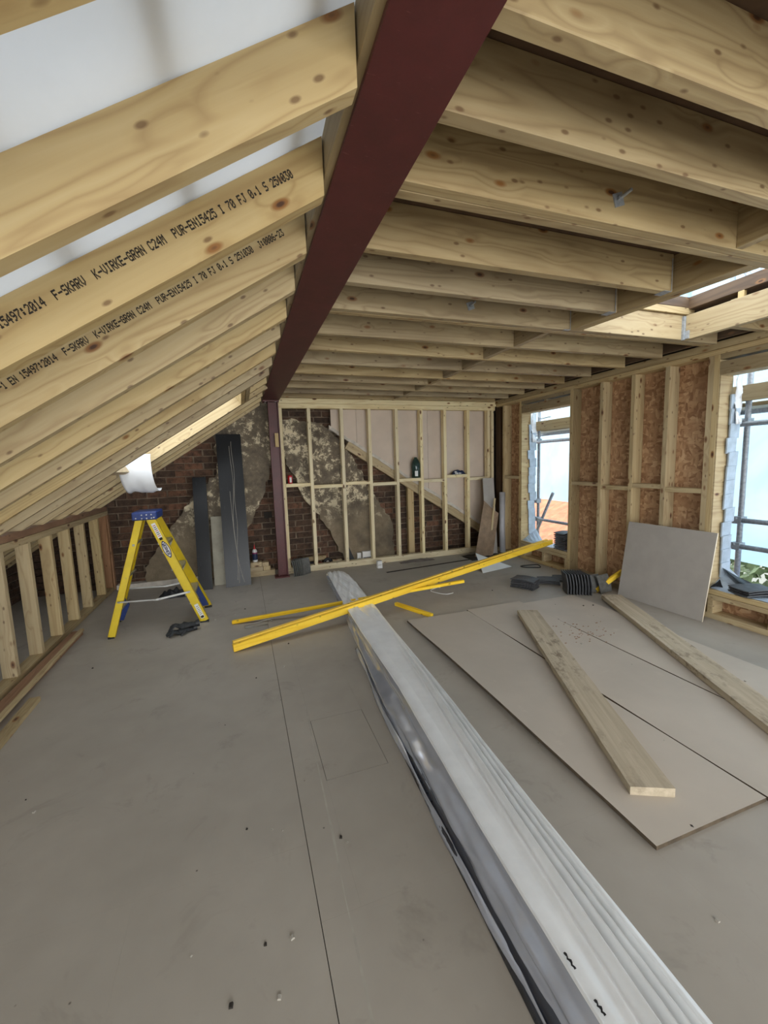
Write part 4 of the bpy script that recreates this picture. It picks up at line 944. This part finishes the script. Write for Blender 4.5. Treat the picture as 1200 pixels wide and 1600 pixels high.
# white membrane flap hanging from the slope by the rooflight
def flapf(a, b):
    ang = a*math.pi*1.25
    x = -1.10+.29*b+.05*a*(1-b)
    y = 4.50-.16*math.sin(ang)*.8
    z = 1.60-.06*b*0-(.15*(1-math.cos(ang)))-.02*b+.015*sn(b*5, a*3)
    return (x+.06*a-.02*math.sin(b*3)*a, y, z+.08*b*(1-a))
V, F = grid(20, 12, flapf, thick=(0, .002, .002)); tag(obj('membrane_flap', V, F, FLAP, origin=(-.95, 4.4, 1.6), smooth=True), 'curled white membrane flap hanging below the sloping rooflight', 'membrane')

# ================================================================ OUTSIDE
sc = thing('scaffold', (4.7, 3.6, -2.0), 'galvanised tube scaffold with timber boards standing outside the windows', 'scaffold')
def pole(p0, p1, r_=.024): obj('scaffold_tube', *tube([p0, p1], r_, 12), GALV, sc, smooth=True)
def coupler(c):
    obj('coupler', *merge([(boxv(c[0]-.045, c[0]+.045, c[1]-.04, c[1]+.04, c[2]-.035, c[2]+.035), BOXF), tube([(c[0]-.07, c[1], c[2]+.02), (c[0]+.05, c[1], c[2]+.02)], .01, 6)])[:2], GALV, sc)
for y in (.4, 2.63, 5.56): pole((4.64, y, -2.0), (4.64, y, 4.6))
for y in (.4, 2.63, 4.8): pole((5.12, y+.5, -2), (5.12, y+.5, 4.6))
for z, x, y0, y1 in ((.83, 4.60, -2, 3.2), (.57, 4.60, -2, 3.2), (.50, 4.60, 3.4, 7.0), (1.76, 4.58, -2, 7.5), (1.88, 4.70, -2, 7.5), (3.6, 4.66, -2, 7)): pole((x, y0, z), (x, y1, z))
pole((4.62, 5.20, .95), (4.62, 5.75, -.05)); pole((4.64, 2.63, 3.0), (5.12, 3.13, 3.6))
for c in ((4.62, 2.63, .83), (4.62, 2.63, .57), (4.62, 2.63, 1.78), (4.62, 5.56, .5), (4.62, 5.56, 1.78), (4.62, 5.56, .80), (5.12, 3.13, 3.6)): coupler(c)
for x0, y0, y1, z in ((4.60, 3.9, 5.66, 2.02), (4.60, -2, 3.2, 2.06)): abox('toe_board', x0, x0+.04, y0, y1, z-.08, z+.07, PINE_R if y0 > 3 else PINE_W, sc)
for x0 in (4.68, 4.90): abox('scaffold_board', x0, x0+.2, -2, 7.2, 1.93, 1.968, PINE_W, sc)
obj('hanging_rope', *tube([(4.55, 5.48, 2.6), (4.55, 5.47, 2.15), (4.55, 5.40, 2.12), (4.55, 5.2, 2.13)], .008, 6), ALU, sc, smooth=True)
def sheeting(y0, y1, z0, z1, x, label, s):
    V, F = grid(60, 60, lambda a, b: (x+.05*sn(a*(y1-y0)*1.2+s, b*5)+.03*sn((a*(y1-y0)+b*(z1-z0))*2.2+s, 1), y0+(y1-y0)*a, z0+(z1-z0)*b+.03*sn(a*5)))
    tag(obj('scaffold_sheeting', V, F, SHEETING, origin=(x, y0, z0), smooth=True), label, 'sheeting', 'translucent scaffold sheeting')
sheeting(3.75, 12, .72, 6.0, 5.35, 'pale blue translucent scaffold sheeting hung outside the first window', 1)
sheeting(1.1, 3.8, .24, 6.0, 5.42, 'pale blue translucent scaffold sheeting hung outside the second window', 4)
nr = thing('neighbour_roof', (7, 8, -1.5), 'orange tiled roof of the neighbouring house seen below the sheeting', 'roof')
V, F = grid(46, 90, lambda a, b: (5.7+5*a, 4.7+11*b, -1.4+2.6*a+.03*abs(math.sin(a*23*math.pi))+.02*abs(math.sin(b*40*math.pi)))); obj('tiled_slope', V, F, TERRA, nr, smooth=False)
obj('gable_wall', boxv(5.75, 10.5, 15.4, 15.5, -6, -1.4), BOXF, MORTAR, nr); obj('eaves_board', boxv(5.66, 5.7, 4.7, 15.5, -1.6, -1.4), BOXF, PINE_OLD, nr)
tr = thing('garden_tree', (6.9, 3.2, -6), 'green leafy tree below the edge of the sheeting outside the second window', 'tree')
rd = random.Random(9); parts = []
for k in range(1800):
    a = rd.uniform(0, 6.28); b = math.acos(rd.uniform(-1, 1)); r_ = 1.5*rd.uniform(.7, 1)
    c = Vector((6.9+.8*r_*math.cos(a)*math.sin(b), 3.2+r_*1.1*math.sin(a)*math.sin(b), -.87+r_*.75*math.cos(b))); s = .09
    d1 = Vector((rd.uniform(-1, 1), rd.uniform(-1, 1), rd.uniform(-1, 1))).normalized()*s; d2 = d1.cross(Vector((rd.uniform(-1, 1), rd.uniform(-1, 1), .3))).normalized()*s*.6
    parts.append(([c-d1, c+d2, c+d1, c-d2], [(0, 1, 2, 3)]))
V, F, _ = merge(parts); o = obj('foliage', V, F, TREE, tr); o['kind'] = 'stuff'; obj('trunk', *tube([(6.9, 3.2, -6), (6.9, 3.2, -1.0)], .15, 8), PINE_OLD, tr)
tag(obj('blue_tarpaulin', *grid(20, 20, lambda a, b: (4.4+1.0*a, 1.2+1.35*b, .09+.16*math.sin(a*3)*math.sin(b*3)+.015*sn(a*6, b*7)), thick=(0, 0, -.004)), TARP, origin=(4.9, 1.9, .1), smooth=True), 'pale blue tarpaulin spread over the scaffold lift outside the second window', 'tarpaulin')
abox('scaffold_board', 4.35, 5.15, -2, 2.65, .03, .068, PINE_W, sc)
gr = obj('ground', [(-40, -40, -6), (40, -40, -6), (40, 40, -6), (-40, 40, -6)], [(0, 1, 2, 3)], plain('ground_outside', (120, 120, 108), .9)); gr['kind'] = 'structure'
print('bricks', cnt)
